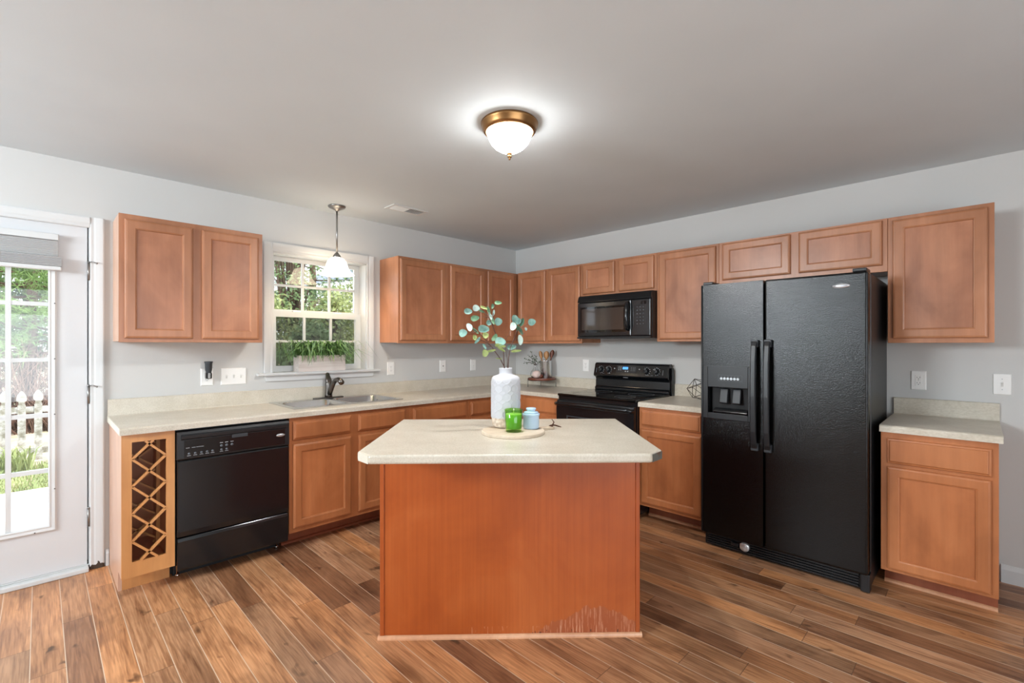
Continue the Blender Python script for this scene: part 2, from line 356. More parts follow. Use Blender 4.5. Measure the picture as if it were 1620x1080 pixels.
# wall frames: 'A' = window wall (y = 0, outward -y, a = x);  'B' = range wall (x = 0, outward -x, a = y)
def TW(w):
    if w == 'A': return Matrix(((1, 0, 0, 0), (0, -1, 0, 0), (0, 0, 1, 0), (0, 0, 0, 1)))
    return Matrix(((0, -1, 0, 0), (1, 0, 0, 0), (0, 0, 1, 0), (0, 0, 0, 1)))
TEXTW = {'A': Matrix(((1, 0, 0, 0), (0, 0, -1, 0), (0, 1, 0, 0), (0, 0, 0, 1))), 'B': Matrix(((0, 0, -1, 0), (-1, 0, 0, 0), (0, 1, 0, 0), (0, 0, 0, 1)))}
def wbox(mb, w, a0, a1, d0, d1, z0, z1, mi=0): return mb.box(a0, a1, d0, d1, z0, z1, mi, TW(w))
def slab(mb, w, a0, a1, z0, z1, d, prof, mi=0):
    a0, a1 = sorted((a0, a1)); vs = []; fs = []
    for i, (ins, h) in enumerate(prof):
        vs += [(a0 + ins, d + h, z0 + ins), (a1 - ins, d + h, z0 + ins), (a1 - ins, d + h, z1 - ins), (a0 + ins, d + h, z1 - ins)]
    n = len(prof)
    for i in range(n - 1):
        for k in range(4): fs.append((4 * i + k, 4 * i + (k + 1) % 4, 4 * i + 4 + (k + 1) % 4, 4 * i + 4 + k))
    fs.append((3, 2, 1, 0)); q = 4 * (n - 1); fs.append((q, q + 1, q + 2, q + 3))
    return mb.add(vs, fs, mi, False, TW(w))
DOORP = [(0, 0), (0, .011), (.0025, .0155), (.006, .0175), (.010, .0185), (.012, .0195), (.048, .0195), (.0505, .0180), (.0545, .0165), (.0565, .012), (.0585, .0075)]
DRAWP = [(0, 0), (0, .009), (.003, .013), (.010, .0145), (.013, .0195), (.016, .0205)]
def add_door(w, root, a0, a1, z0, z1, d, sfx=''):
    o = slab(MB(), w, a0, a1, z0, z1, d, DOORP).build('door', M['wood' + sfx], root)
    a0, a1 = sorted((a0, a1))
    wbox(MB(), w, a0 + .0572, a1 - .0572, d + .0076, d + .0105, z0 + .0572, z1 - .0572).build('door_panel', M['wood' + sfx + '_panel'], o)
    return o
def add_drawer(w, root, a0, a1, z0, z1, d, sfx=''):
    return slab(MB(), w, a0, a1, z0, z1, d, DRAWP).build('drawer', M['wood' + sfx], root)
def cab_root(name, label, w, a0, a1, dmid, z, group=None):
    p = TW(w) @ Vector(((a0 + a1) / 2, dmid, z)); return thing(name, label, 'cabinet', p, 0, group)
def face_frame(w, root, a0, a1, z0, z1, d0, d1, openings, st=.038):
    """frame board with shallow openings closed behind the doors"""
    return wbox(MB(), w, a0, a1, d0, d1, z0, z1).build('face_frame', M['wood'], root, bevel=.0015)

# ------------------------------------------------------------------ the room
H = 2.44
WX0, SY0 = -6.6, -6.2        # far-left and rear walls
MB().box(WX0 - .15, .15, SY0 - .15, .18, -.06, 0).build('floor', M['floor'], loc=(0, 0, 0)); fl = bpy.data.objects['floor']
tag(fl, 'brown wood plank floor with pale seams', 'floor', kind='structure')
c = MB().box(WX0 - .15, .15, SY0 - .15, .18, H, H + .15).build('ceiling', M['ceil']); tag(c, 'flat light grey painted ceiling', 'ceiling', kind='structure')
# door and window openings in the left wall
DX0, DX1, DZ1 = -4.51, -3.668, 2.065
KX0, KX1, KZ0, KZ1 = -2.64, -1.862, 1.14, 2.062
mb = MB()
for x0, x1, z0, z1 in ((WX0 - .15, DX0, 0, H), (DX0, DX1, DZ1, H), (DX1, KX0, 0, H), (KX0, KX1, 0, KZ0 - .02), (KX0, KX1, KZ1, H), (KX1, .15, 0, H)):
    mb.box(x0, x1, 0, .18, z0, z1)
tag(mb.build('wall_left', M['wall']), 'light grey wall with the sink window and the glazed door', 'wall', kind='structure')
tag(MB().box(0, .15, SY0 - .15, 0, 0, H).build('wall_right', M['wall']), 'light grey wall behind the refrigerator and range', 'wall', kind='structure')
mb = MB()
for y0, y1, z0, z1 in ((SY0, -2.1, 0, H), (-2.1, -.7, 0, 1.6), (-2.1, -.7, 2.34, H), (-.7, 0, 0, H)): mb.box(WX0 - .15, WX0, y0, y1, z0, z1)
tag(mb.build('wall_far_left', M['wall']), 'light grey wall with a high wide opening added for fill light', 'wall', kind='structure')
mb = MB()
for x0, x1, z0, z1 in ((WX0 - .15, -5.65, 0, H), (-5.65, -2.15, 0, .45), (-5.65, -2.15, 2.25, H), (-2.15, .15, 0, H)): mb.box(x0, x1, SY0 - .15, SY0, z0, z1)
tag(mb.build('wall_behind', M['wall']), 'light grey rear wall with a wide window', 'wall', kind='structure')
mb = MB().box(WX0 - .12, WX0 - .06, -2.1, -.7, 1.6, 1.66).box(WX0 - .12, WX0 - .06, -2.1, -.7, 2.28, 2.34)
for y in (-2.1, -1.43, -.76): mb.box(WX0 - .12, WX0 - .06, y, y + .06, 1.66, 2.28)
tag(mb.build('added_window', M['white']), 'white framed high window added in the far left wall for fill light', 'window', kind='structure')  # unseen high window, added to go with the side fill light
mb = MB().box(-5.65, -2.15, SY0 - .12, SY0 - .06, .45, .51).box(-5.65, -2.15, SY0 - .12, SY0 - .06, 2.19, 2.25)
for x in (-5.65, -4.5, -3.36, -2.21): mb.box(x, x + .06, SY0 - .12, SY0 - .06, .51, 2.19)
tag(mb.build('window_3', M['white']), 'white framed wide window in the rear wall', 'window', kind='structure')
# baseboards
def baseboard(name, w, a0, a1, label):
    a0, a1 = sorted((a0, a1)); poly = [(0, 0), (.016, 0), (.016, .075), (.011, .088), (.006, .098), (0, .1)]
    mb = MB(); vs = [(a, d + .0005, z) for a in (a0, a1) for d, z in poly]; n = len(poly)
    mb.add(vs, [tuple(range(n)), tuple(range(2 * n - 1, n - 1, -1))] + [(i, (i + 1) % n, n + (i + 1) % n, n + i) for i in range(n)], 0, False, TW(w))
    return tag(mb.build(name, M['white']), label, 'baseboard', kind='structure')
baseboard('baseboard_right', 'B', -3.885, SY0, 'white moulded baseboard right of the short base cabinet')
baseboard('baseboard_left', 'A', -3.596, -3.581, 'short white baseboard between door casing and wine rack')

# door casing (trim_1) and threshold (trim_2)
def casing_profile(side):  # across the width: 0 = opening edge .. .072 outer
    return [(0, 0), (0, .009), (.006, .013), (.02, .012), (.03, .015), (.05, .018), (.064, .019), (.072, .016), (.072, 0)]
def casing(mb, w, a, z0, z1, dirn, width=.072):
    """upright strip from a outwards in dirn"""
    P = [(a + dirn * u * width / .072, d + .0005) for u, d in casing_profile(0)]
    n = len(P); vs = [(u, d, z) for z in (z0, z1) for u, d in P]
    return mb.add(vs, [tuple(range(n)), tuple(range(2 * n - 1, n - 1, -1))] + [(i, (i + 1) % n, n + (i + 1) % n, n + i) for i in range(n)], 0, False, TW(w))
def casing_h(mb, w, z, a0, a1, dirn, width=.072):
    P = [(z + dirn * u * width / .072, d + .0005) for u, d in casing_profile(0)]
    n = len(P); vs = [(a, d, u) for a in (a0, a1) for u, d in P]
    return mb.add(vs, [tuple(range(n)), tuple(range(2 * n - 1, n - 1, -1))] + [(i, (i + 1) % n, n + (i + 1) % n, n + i) for i in range(n)], 0, False, TW(w))
mb = MB(); casing(mb, 'A', DX1, 0, DZ1 + .052, 1, .066); casing(mb, 'A', DX0, 0, DZ1 + .052, -1, .066); casing_h(mb, 'A', DZ1 - .012, DX0, DX1, 1, .064)
mb.box(DX1 - .0, DX1 - .004, .0, .18, 0, DZ1).box(DX0, DX0 + .004, 0, .18, 0, DZ1).box(DX0, DX1, .0, .18, DZ1 - .004, DZ1).box(DX1 - .034, DX1 - .004, .0475, .085, .035, DZ1 - .004).box(DX0 + .004, DX0 + .034, .0475, .085, .035, DZ1 - .004).box(DX0 + .034, DX1 - .034, .0475, .085, DZ1 - .034, DZ1 - .004)
tag(mb.build('trim_1', M['casing'], loc=(DX1, 0, 0)), 'white door casing with a rotten dark foot', 'door casing', kind='structure')
tag(MB().box(DX0 + .005, DX1 - .005, -.045, .17, .0005, .026).box(DX0 + .005, DX1 - .005, .0, .17, .026, .034).build('trim_2', M['white'], bevel=.004), 'white sill strip under the glazed door', 'threshold', kind='structure')

# the glazed door
LX0, LX1 = -4.495, -3.679
GX0, GX1, GZ0, GZ1 = -4.335, -3.838, .305, 1.905
dr = thing('door_1', 'white glazed door with a grid of small panes', 'door', ((LX0 + LX1) / 2, .02, .036), kind='structure')
mb = MB()
for x0, x1, z0, z1 in ((LX0, GX0, .036, 2.055), (GX1, LX1, .036, 2.055), (GX0, GX1, .036, GZ0), (GX0, GX1, GZ1, 2.055)): mb.box(x0, x1, .002, .046, z0, z1)
mb.build('door_leaf', M['doorw'], dr)
mb = MB(); e = .026    # raised moulding round the glass
prof = [(-.008, .0), (-.008, .006), (-.002, .011), (.006, .009), (.02, .012), (.028, .006), (.028, -.0015)]
def ringframe(mb, x0, x1, z0, z1, y, prof, mi=0, sgn=-1):
    vs = []; n = len(prof)
    for ins, h in prof: vs += [(x0 - ins, y + sgn * h, z0 - ins), (x1 + ins, y + sgn * h, z0 - ins), (x1 + ins, y + sgn * h, z1 + ins), (x0 - ins, y + sgn * h, z1 + ins)]
    fs = [(4 * i + k, 4 * i + (k + 1) % 4, (4 * i + 4 + (k + 1) % 4) % (4 * n), (4 * i + 4 + k) % (4 * n)) for i in range(n) for k in range(4)]
    return mb.add(vs, fs, mi)
ringframe(mb, GX0, GX1, GZ0, GZ1, .0015, prof).build('glass_moulding', M['white'], dr)
mb = MB(); pw = (GX1 - GX0) / 3; ph = (GZ1 - GZ0) / 5
for i in (1, 2): mb.box(GX0 + pw * i - .011, GX0 + pw * i + .011, .006, .042, GZ0, GZ1)
for j in range(1, 5): mb.box(GX0, GX1, .008, .040, GZ0 + ph * j - .011, GZ0 + ph * j + .011)
mb.build('muntins', M['white'], dr, weld=False)
MB().box(GX0 + .001, GX1 - .001, .022, .026, GZ0 + .001, GZ1 - .001).build('door_glass', M['pane'], dr)
mb = MB()
for p in [(GX1 + .019, -.0114, z) for z in (.52, .95, 1.27, 1.59)] + [(x, -.0114, GZ0 - .019) for x in (-3.90, -4.2)]:
    MB().lathe([(.0035, -.0012), (.0035, .0006)], p, 8, 0, 'y').build('moulding_screw', M['plate_dark'], dr)
for z in (1.79, 1.05, .315):
    mb = MB().lathe([(.006, -.052), (.006, .052)], (-3.6735, -.009, z), 12).lathe([(.004, .052), (.0075, .056), (.005, .062), (0, .064)], (-3.6735, -.009, z), 12)
    mb.box(-3.6715, -3.667, -.006, .0, z - .05, z + .05)
    if z > 1: mb.tube([(-3.6735, -.012, z + .056), (-3.655, -.03, z + .058), (-3.64, -.042, z + .05)], .0035, 8).lathe([(.005, -.004), (.005, .004)], (-3.638, -.044, z + .049), 10, 0, 'y')
    mb.build('door_hinge', M['hinge'], dr)

# cellular shade gathered at the top of the door glass
sh = thing('cellular_shade', 'white pleated shade gathered at the top of the glazed door', 'window shade', (-4.09, -.03, 1.765))
MB().box(-4.38, -3.803, -.036, -.0125, 1.952, 1.988).build('headrail', M['white'], sh, bevel=.003)
mb = MB(); pts = []
n = 11
for i in range(n):
    z1 = 1.951 - i * .0085; mb.prism([(-.015, z1 - .0085), (-.036, z1 - .0042), (-.015, z1)], -4.375, -3.806, 'x')
mb.build('open_cells', M['shade'], sh, weld=False)
mb = MB()
for i in range(8):
    z1 = 1.856 - i * .0068; mb.prism([(-.0125, z1 - .0068), (-.050, z1 - .0058), (-.052, z1 - .0034), (-.050, z1 - .0010), (-.0125, z1)], -4.385, -3.792, 'x')
mb.build('stacked_cells', plain('shade_stack', (186, 187, 188), rough=.8), sh, weld=False)
MB().box(-4.385, -3.792, -.052, -.0125, 1.778, 1.800).build('bottom_rail', M['white'], sh, bevel=.004)

# the sink window
wn1 = thing('window_1', 'white double hung window with six over six panes above the sink', 'window', (-2.25, .09, KZ0), kind='structure')
mb = MB(); casing(mb, 'A', KX0 + .004, KZ0, KZ1 + .064, -1, .066); casing(mb, 'A', KX1 - .004, KZ0, KZ1 + .064, 1, .066); casing_h(mb, 'A', KZ1 - .004, KX0, KX1, 1, .07)
mb.build('window_casing', M['white'], wn1, weld=False)
mb = MB().box(KX0, KX0 + .012, 0, .178, KZ0, KZ1).box(KX1 - .012, KX1, 0, .178, KZ0, KZ1).box(KX0, KX1, 0, .178, KZ1 - .012, KZ1).box(KX0 + .012, KX0 + .02, .118, .14, KZ0, KZ1).box(KX1 - .02, KX1 - .012, .118, .14, KZ0, KZ1)
mb.build('window_jamb', M['white'], wn1, weld=False)
MB().box(-2.752, -1.752, -.05, -.0005, 1.12, KZ0).box(KX0, KX1, -.0005, .178, 1.1205, KZ0).build('window_sill', M['white'], wn1, bevel=.005, weld=False)
MB().prism([(-2.70, 1.12), (-1.80, 1.12), (-1.815, 1.076), (-2.685, 1.076)], -.016, -.0005, 'y').build('window_apron', M['white'], wn1, bevel=.002)
def sash(x0, x1, z0, z1, y0, y1, st, bot, top, name):
    mb = MB().box(x0, x0 + st, y0, y1, z0, z1).box(x1 - st, x1, y0, y1, z0, z1).box(x0 + st, x1 - st, y0, y1, z0, z0 + bot).box(x0 + st, x1 - st, y0, y1, z1 - top, z1)
    gx0, gx1, gz0, gz1 = x0 + st, x1 - st, z0 + bot, z1 - top; yc = (y0 + y1) / 2
    for i in (1, 2): xx = gx0 + (gx1 - gx0) * i / 3; mb.box(xx - .009, xx + .009, yc - .009, yc + .009, gz0, gz1)
    zz = (gz0 + gz1) / 2; mb.box(gx0, gx1, yc - .008, yc + .008, zz - .009, zz + .009)
    o = mb.build(name, M['white'], wn1, weld=False)
    MB().box(gx0 + .001, gx1 - .001, yc - .002, yc + .002, gz0 + .001, gz1 - .001).build('pane', M['pane'], o)
sash(KX0 + .013, KX1 - .013, KZ0 + .001, 1.615, .088, .117, .046, .045, .042, 'lower_sash')
sash(KX0 + .021, KX1 - .021, 1.590, KZ1 - .013, .119, .147, .036, .042, .032, 'upper_sash')
MB().box(KX0 + .03, KX1 - .03, .160, .161, KZ0 + .01, 1.60).build('insect_screen', M['screen'], wn1)
mb = MB()
for x in (-2.42, -2.08): MB().box(x - .03, x + .03, .094, .116, 1.6155, 1.626).build('sash_lock', M['plate'], wn1)

# ------------------------------------------------------------------ upper cabinets
UZ0, UZ1, UD = 1.366, 2.108, .305
def upper(name, label, w, a0, a1, z0, doors, z1=UZ1, side=None):
    a0, a1 = sorted((a0, a1)); a0 += .0008; a1 -= .0008
    r = cab_root(name, label, w, a0, a1, UD / 2, z0, None)
    wbox(MB(), w, a0, a1, .001, UD - .019, z0 + .006, z1).build('body', M[side or 'wood'], r)
    wbox(MB(), w, a0, a1, UD - .019, UD, z0, z1).build('face_frame', M['wood'], r, bevel=.0015)
    for d0, d1, dz0, dz1 in doors: add_door(w, r, d0, d1, dz0, dz1, UD + .0005)
    return r
upper('wall_cabinet', 'two door wall cabinet between the glazed door and the sink window', 'A', -3.562, -2.80, UZ0, [(-3.537, -3.204, 1.389, 2.078), (-3.157, -2.827, 1.389, 2.078)], side='wood_side')
upper('wall_cabinet', 'single door wall cabinet just right of the sink window', 'A', -1.738, -1.208, UZ0, [(-1.722, -1.24, 1.391, 2.088)])
upper('wall_cabinet', 'corner wall cabinet with two doors behind the eucalyptus', 'A', -1.208, -.002, UZ0, [(-1.190, -.764, 1.391, 2.088), (-.722, -.352, 1.391, 2.088)])
upper('wall_cabinet', 'two door wall cabinet between the corner and the microwave', 'B', -.327, -1.165, UZ0, [(-.345, -.724, 1.389, 2.092), (-.757, -1.150, 1.389, 2.092)])
upper('wall_cabinet', 'short two door wall cabinet above the microwave', 'B', -1.165, -1.921, 1.798, [(-1.182, -1.524, 1.818, 2.092), (-1.566, -1.898, 1.818, 2.092)])
upper('wall_cabinet', 'tall single door wall cabinet between microwave and refrigerator', 'B', -1.921, -2.42, UZ0 + .012, [(-1.944, -2.40, 1.396, 2.092)])
upper('wall_cabinet', 'short two door wall cabinet above the refrigerator', 'B', -2.42, -3.409, 1.790, [(-2.448, -2.895, 1.828, 2.096), (-2.944, -3.384, 1.828, 2.096)])
upper('wall_cabinet', 'single door wall cabinet right of the refrigerator', 'B', -3.409, -3.856, UZ0 - .004, [(-3.433, -3.830, 1.389, 2.086)])

# ------------------------------------------------------------------ base cabinets
BD, TK, BZ = .610, .458, .875
def base(name, label, w, a0, a1, fronts, dadd=0, toe=True, back=.001):
    a0, a1 = sorted((a0, a1)); a0 += .0008; a1 -= .0008
    r = cab_root(name, label, w, a0, a1, BD / 2, 0)
    wbox(MB(), w, a0, a1, back, BD - .019, .118, BZ).build('body', M['wood_base'], r)
    wbox(MB(), w, a0, a1, BD - .019, BD, .118, BZ).build('face_frame', M['wood_base'], r, bevel=.0015)
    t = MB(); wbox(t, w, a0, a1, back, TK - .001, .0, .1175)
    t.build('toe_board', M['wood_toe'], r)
    q = MB(); P = [(TK - .001 + u, z) for u, z in ((0, 0), (.014, 0), (.0135, .006), (.0105, .0115), (.006, .0155), (0, .018))]
    n = len(P); q.add([(a, d, z + .0002) for a in (a0, a1) for d, z in P], [tuple(range(n)), tuple(range(2 * n - 1, n - 1, -1))] + [(i, (i + 1) % n, n + (i + 1) % n, n + i) for i in range(n)], 0, False, TW(w))
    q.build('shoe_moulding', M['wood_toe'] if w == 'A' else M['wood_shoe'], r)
    for kind, d0, d1, z0, z1 in fronts:
        (add_door if kind == 'door' else add_drawer)(w, r, d0, d1, z0, z1, BD + .0005, '_base')
    return r
base('sink_cabinet', 'two door sink base cabinet right of the dishwasher', 'A', -2.735, -1.83,
     [('drawer', -2.714, -2.312, .728, .848), ('drawer', -2.258, -1.868, .728, .848), ('door', -2.712, -2.312, .150, .700), ('door', -2.256, -1.868, .150, .700)])
base('base_cabinet', 'base cabinet with one drawer right of the sink cabinet', 'A', -1.83, -1.222, [('drawer', -1.793, -1.252, .728, .848), ('door', -1.793, -1.252, .150, .700)])
base('base_cabinet', 'corner base cabinet with a narrow drawer behind the white vase', 'A', -1.222, -.002, [('drawer', -1.200, -.80, .728, .848), ('door', -1.200, -.80, .150, .700)])
base('base_cabinet', 'base cabinet with one drawer left of the range', 'B', -.634, -1.152, [('drawer', -.700, -1.132, .728, .848), ('door', -.700, -1.132, .150, .700)])
base('base_cabinet', 'base cabinet between the range and the refrigerator', 'B', -1.934, -2.44, [('drawer', -1.956, -2.416, .733, .853), ('door', -1.956, -2.420, .145, .708)])
base('base_cabinet', 'short base cabinet with one drawer and door right of the refrigerator', 'B', -3.412, -3.866, [('drawer', -3.440, -3.842, .708, .843), ('door', -3.440, -3.840, .135, .690)])

# wine rack cabinet at the end of the run
wx0, wx1 = -3.578, -3.347
r = thing('wine_rack_cabinet', 'narrow golden wine rack cabinet with a wooden lattice front', 'wine rack', ((wx0 + wx1) / 2, -.3, 0))
MB().prism([(-.001, 0), (-.456, 0), (-.456, .114), (-.5905, .114), (-.5905, BZ), (-.001, BZ)], wx0, wx0 + .016, 'x').build('end_panel', M['wood_side'], r)
MB().box(wx1 - .016, wx1, -.5905, -.001, .114, BZ).box(wx0 + .0165, wx1 - .0165, -.022, -.004, .114, BZ).box(wx0 + .0165, wx1 - .0165, -.5905, -.022, .114, .130).box(wx0 + .0165, wx1 - .0165, -.5905, -.022, BZ - .012, BZ).build('body', M['wood_in'], r, weld=False)
ox0, ox1, oz0, oz1 = wx0 + .043, wx1 - .040, .195, .832
MB().box(wx0, ox0, -.610, -.591, .116, BZ).box(ox1, wx1, -.610, -.591, .116, BZ).box(ox0, ox1, -.610, -.591, .116, oz0).box(ox0, ox1, -.610, -.591, oz1, BZ).build('face_frame', M['wood_rack'], r, weld=False)
MB().box(wx0 + .0165, wx1, -.456, -.440, 0, .1135).build('toe_board', M['wood_rack'], r)
def lattice(y, xa, xb, za, zb, th=.0055, dp=.02, pitch=.146):
    mb = MB()
    def strip(p, q):
        # clip to the rectangle
        (x0, z0), (x1, z1) = p, q; ts = [0., 1.]
        for lo, hi, s, dd in ((za, zb, z0, z1 - z0),):
            t1, t2 = (lo - s) / dd, (hi - s) / dd; t1, t2 = min(t1, t2), max(t1, t2); ts = [max(ts[0], t1), min(ts[1], t2)]
        if ts[1] - ts[0] < .05: return
        A = Vector((x0 + (x1 - x0) * ts[0], 0, z0 + (z1 - z0) * ts[0])); B = Vector((x0 + (x1 - x0) * ts[1], 0, z0 + (z1 - z0) * ts[1]))
        u = (B - A).normalized(); nn = Vector((-u.z, 0, u.x)) * th; D = Vector((0, dp, 0)); O = Vector((0, y, 0))
        vs = [O + A - nn, O + B - nn, O + B + nn, O + A + nn]; vs += [v + D for v in vs]
        mb.add(vs, [(0, 1, 2, 3), (7, 6, 5, 4), (0, 4, 5, 1), (1, 5, 6, 2), (2, 6, 7, 3), (3, 7, 4, 0)])
    zt = .742
    for k in range(-2, 7):
        zl = zt - k * pitch
        strip((xa, zl), (xb, zl - pitch)); strip((xa, zl), (xb, zl + pitch))
    return mb
lattice(-.612, ox0 + .0005, ox1 - .0005, oz0, oz1, dp=.018).build('front_lattice', M['wood_rack'], r, weld=False)
lattice(-.20, wx0 + .018, wx1 - .018, .14, .85).build('rear_lattice', M['wood_rack'], r, weld=False)
MB().box(wx1 - .034, wx1 - .0165, -.26, -.225, .131, .862).build('inner_post', M['wood_rack'], r)

# ------------------------------------------------------------------ countertops
CZ, CF = .914, .635
def ct_profile(bs=True, r=.011):
    p = []
    if bs: p += [(.001, .8765), (.001, 1.012), (.004, 1.016), (.016, 1.016), (.020, 1.012), (.020, .922), (.0225, .9165), (.028, CZ)]
    else: p += [(.001, .8765), (.001, CZ)]
    p += [(CF - r * 1.6, CZ)]
    for i in range(1, 5):
        a = math.pi / 2 * i / 4; p.append((CF - r * 1.6 + r * 1.6 * math.sin(a), CZ - r + r * math.cos(a)))
    p += [(CF, .8765)]
    return p
def extr(mb, w, prof, a0, a1, mi=0):
    n = len(prof); vs = [(a, d, z) for a in (a0, a1) for d, z in prof]
    mb.add(vs, [tuple(range(n)), tuple(range(2 * n - 1, n - 1, -1))], mi, False, TW(w))
    return mb.add(vs, [(i, (i + 1) % n, n + (i + 1) % n, n + i) for i in range(n)], mi, False, TW(w))
SX0, SX1, SYF, SYB = -2.655, -1.845, -.505, -.055      # sink hole
mb = MB(); P = ct_profile()
extr(mb, 'A', P, -3.587, SX0); extr(mb, 'A', P, SX1, -.001)
back = [q for q in P if q[0] < .03] + [(-SYB, CZ), (-SYB, .8765)]
front = [(-SYF, .8765), (-SYF, CZ)] + [q for q in P if q[0] > .1]
extr(mb, 'A', back, SX0, SX1); extr(mb, 'A', front, SX0, SX1)
Pb = ct_profile(); extr(mb, 'B', [q for q in Pb], -.6175, -1.152)
extr(mb, 'B', [(.001, .9135), (.001, 1.012), (.004, 1.016), (.016, 1.016), (.020, 1.012), (.020, .9135)], -.018, -.6175)
ct = mb.build('countertop', M['lam'], weld=False); tag(ct, 'long beige laminate countertop along sink wall and corner with backsplash', 'countertop')
MB().box(-3.5885, -3.587, -.630, -.002, .878, .912).build('edge_strip', M['lam_edge'], ct)
mb = MB(); extr(mb, 'B', ct_profile(), -1.936, -2.452)
tag(mb.build('countertop', M['lam'], weld=False), 'short beige countertop piece between range and refrigerator', 'countertop')
mb = MB(); extr(mb, 'B', ct_profile(), -3.409, -3.880)
tag(mb.build('countertop', M['lam'], weld=False), 'short beige countertop piece right of the refrigerator', 'countertop')

# ------------------------------------------------------------------ sink and faucet
def rrect(x0, x1, y0, y1, r, n=5):
    out = []
    for cx, cy, a0 in ((x1 - r, y1 - r, 0), (x0 + r, y1 - r, 90), (x0 + r, y0 + r, 180), (x1 - r, y0 + r, 270)):
        for i in range(n + 1):
            a = math.radians(a0 + 90 * i / n); out.append((cx + r * math.cos(a), cy + r * math.sin(a)))
    return out
sk = thing('kitchen_sink', 'stainless double bowl sink set in the countertop below the window', 'sink', (-2.25, -.29, CZ))
mb = MB()
bm = bmesh.new()
rx0, rx1, ry0, ry1 = -2.672, -1.828, -.528, -.030
bowls = [(-2.640, -2.265, -.495, -.115), (-2.235, -1.860, -.495, -.115)]
# rim: strips round the bowls
zt = CZ + .008
mb2 = MB()
xs = [rx0, bowls[0][0], bowls[0][1], bowls[1][0], bowls[1][1], rx1]; ys = [ry0, -.495, -.115, ry1]
for i in range(5):
    for j in range(3):
        if j == 1 and i in (1, 3): continue
        mb2.box(xs[i], xs[i + 1], ys[j], ys[j + 1], CZ + .0005, zt)
mb2.build('sink_rim', M['steel'], sk, weld=False)
for bx0, bx1, by0, by1 in bowls:
    mb3 = MB(); L = []
    for ins, z, rr in ((-.004, zt + .0006, .05), (.0, zt + .001, .055), (.006, zt - .004, .06), (.014, CZ - .15, .065), (.03, CZ - .172, .05), (.07, CZ - .178, .03)):
        L.append([(x, y, z) for x, y in rrect(bx0 + ins, bx1 - ins, by0 + ins, by1 - ins, rr)])
    n = len(L[0]); vs = [p for l in L for p in l]
    fs = [(i * n + k, i * n + (k + 1) % n, (i + 1) * n + (k + 1) % n, (i + 1) * n + k) for i in range(len(L) - 1) for k in range(n)]
    fs.append(tuple((len(L) - 1) * n + k for k in range(n)))
    mb3.add(vs, fs, 0, True)
    # fill the square corners outside the rounded mouth
    o4 = [(x, y, zt + .0004) for x, y in ((bx1, by1), (bx0, by1), (bx0, by0), (bx1, by0))]
    base_i = len(mb3.v); mb3.v += o4
    for q in range(4):
        idx = list(range(q * 6, q * 6 + 6))
        for t in range(5): mb3.f.append([base_i + q, idx[t], idx[t + 1]]); mb3.m.append(0); mb3.sm.append(False)
    bo = mb3.build('bowl', M['steel'], sk, weld=False, recalc=False)
    MB().lathe([(0, .001), (.028, .002), (.038, .004), (.042, .001), (.042, 0)], ((bx0 + bx1) / 2, (by0 + by1) / 2, CZ - .1778), 20, closed=False).build('drain', M['chrome'], bo)
fc = thing('faucet', 'dark pewter single lever faucet behind the sink', 'faucet', (-2.235, -.072, zt))
fx, fy = -2.235, -.072
MB().prism(rrect(fx - .125, fx + .125, fy - .028, fy + .028, .0275, 6), zt, zt + .009, 'z').build('base_plate', M['pewter'], fc, bevel=.003)
MB().lathe([(.030, zt + .009), (.028, zt + .03), (.0255, zt + .075), (.0265, zt + .115), (.024, zt + .13), (.014, zt + .138), (0, zt + .140)], (fx, fy, 0), 24).build('faucet_body', M['pewter'], fc)
MB().tube([(fx, fy - .008, zt + .03), (fx + .004, fy - .038, zt + .075), (fx + .008, fy - .078, zt + .128), (fx + .010, fy - .115, zt + .152), (fx + .012, fy - .150, zt + .156), (fx + .013, fy - .185, zt + .148), (fx + .014, fy - .207, zt + .132)], [.021, .020, .0175, .0175, .020, .0215, .0205], 16).build('spout', M['pewter'], fc)
mb = MB(); L = [(zt + .128, .022, .020, 0), (zt + .150, .021, .017, .004), (zt + .178, .016, .010, .012), (zt + .205, .011, .0065, .022)]
vs = [(fx + sx * w, fy + off + sy * d, z) for z, w, d, off in L for sx, sy in ((-1, -1), (1, -1), (1, 1), (-1, 1))]
fs = [(4 * i + k, 4 * i + (k + 1) % 4, 4 * i + 4 + (k + 1) % 4, 4 * i + 4 + k) for i in range(3) for k in range(4)] + [(3, 2, 1, 0), (12, 13, 14, 15)]
mb.add(vs, fs).build('lever', M['pewter'], fc, bevel=.006, seg=3)

# ------------------------------------------------------------------ dishwasher
dw0, dw1 = -3.343, -2.738
r = thing('dishwasher', 'black dishwasher between wine rack and sink cabinet', 'dishwasher', ((dw0 + dw1) / 2, -.3, 0))
MB().box(dw0, dw1, -.575, -.03, .10, .868).box(dw0, dw1, -.439, -.03, .01, .10).build('body', M['blk_matte'], r, weld=False)
dc = [(-.575, .27), (-.622, .27), (-.626, .30), (-.626, .690), (-.622, .700), (-.575, .700)]
MB().prism(dc, dw0 + .004, dw1 - .004, 'x').build('door', M['blk'], r, bevel=.003)
cp = MB().prism([(-.575, .703), (-.628, .703), (-.632, .712), (-.632, .845), (-.626, .862), (-.575, .862)], dw0 + .002, dw1 - .002, 'x').build('control_panel', M['blk_satin'], r, bevel=.003)
MB().box(dw0 + .035, dw1 - .03, -.6335, -.632, .715, .812).build('control_fascia', M['blk'], cp)
MB().prism([(-.6325, .815), (-.640, .822), (-.642, .838), (-.6325, .846)], dw0 + .02, dw1 - .02, 'x').build('grip_rail', M['blk_satin'], cp)
MB().box(-3.07, -2.985, -.638, -.6336, .796, .816).build('latch', M['blk_grey'], cp, bevel=.001)
mb = MB()
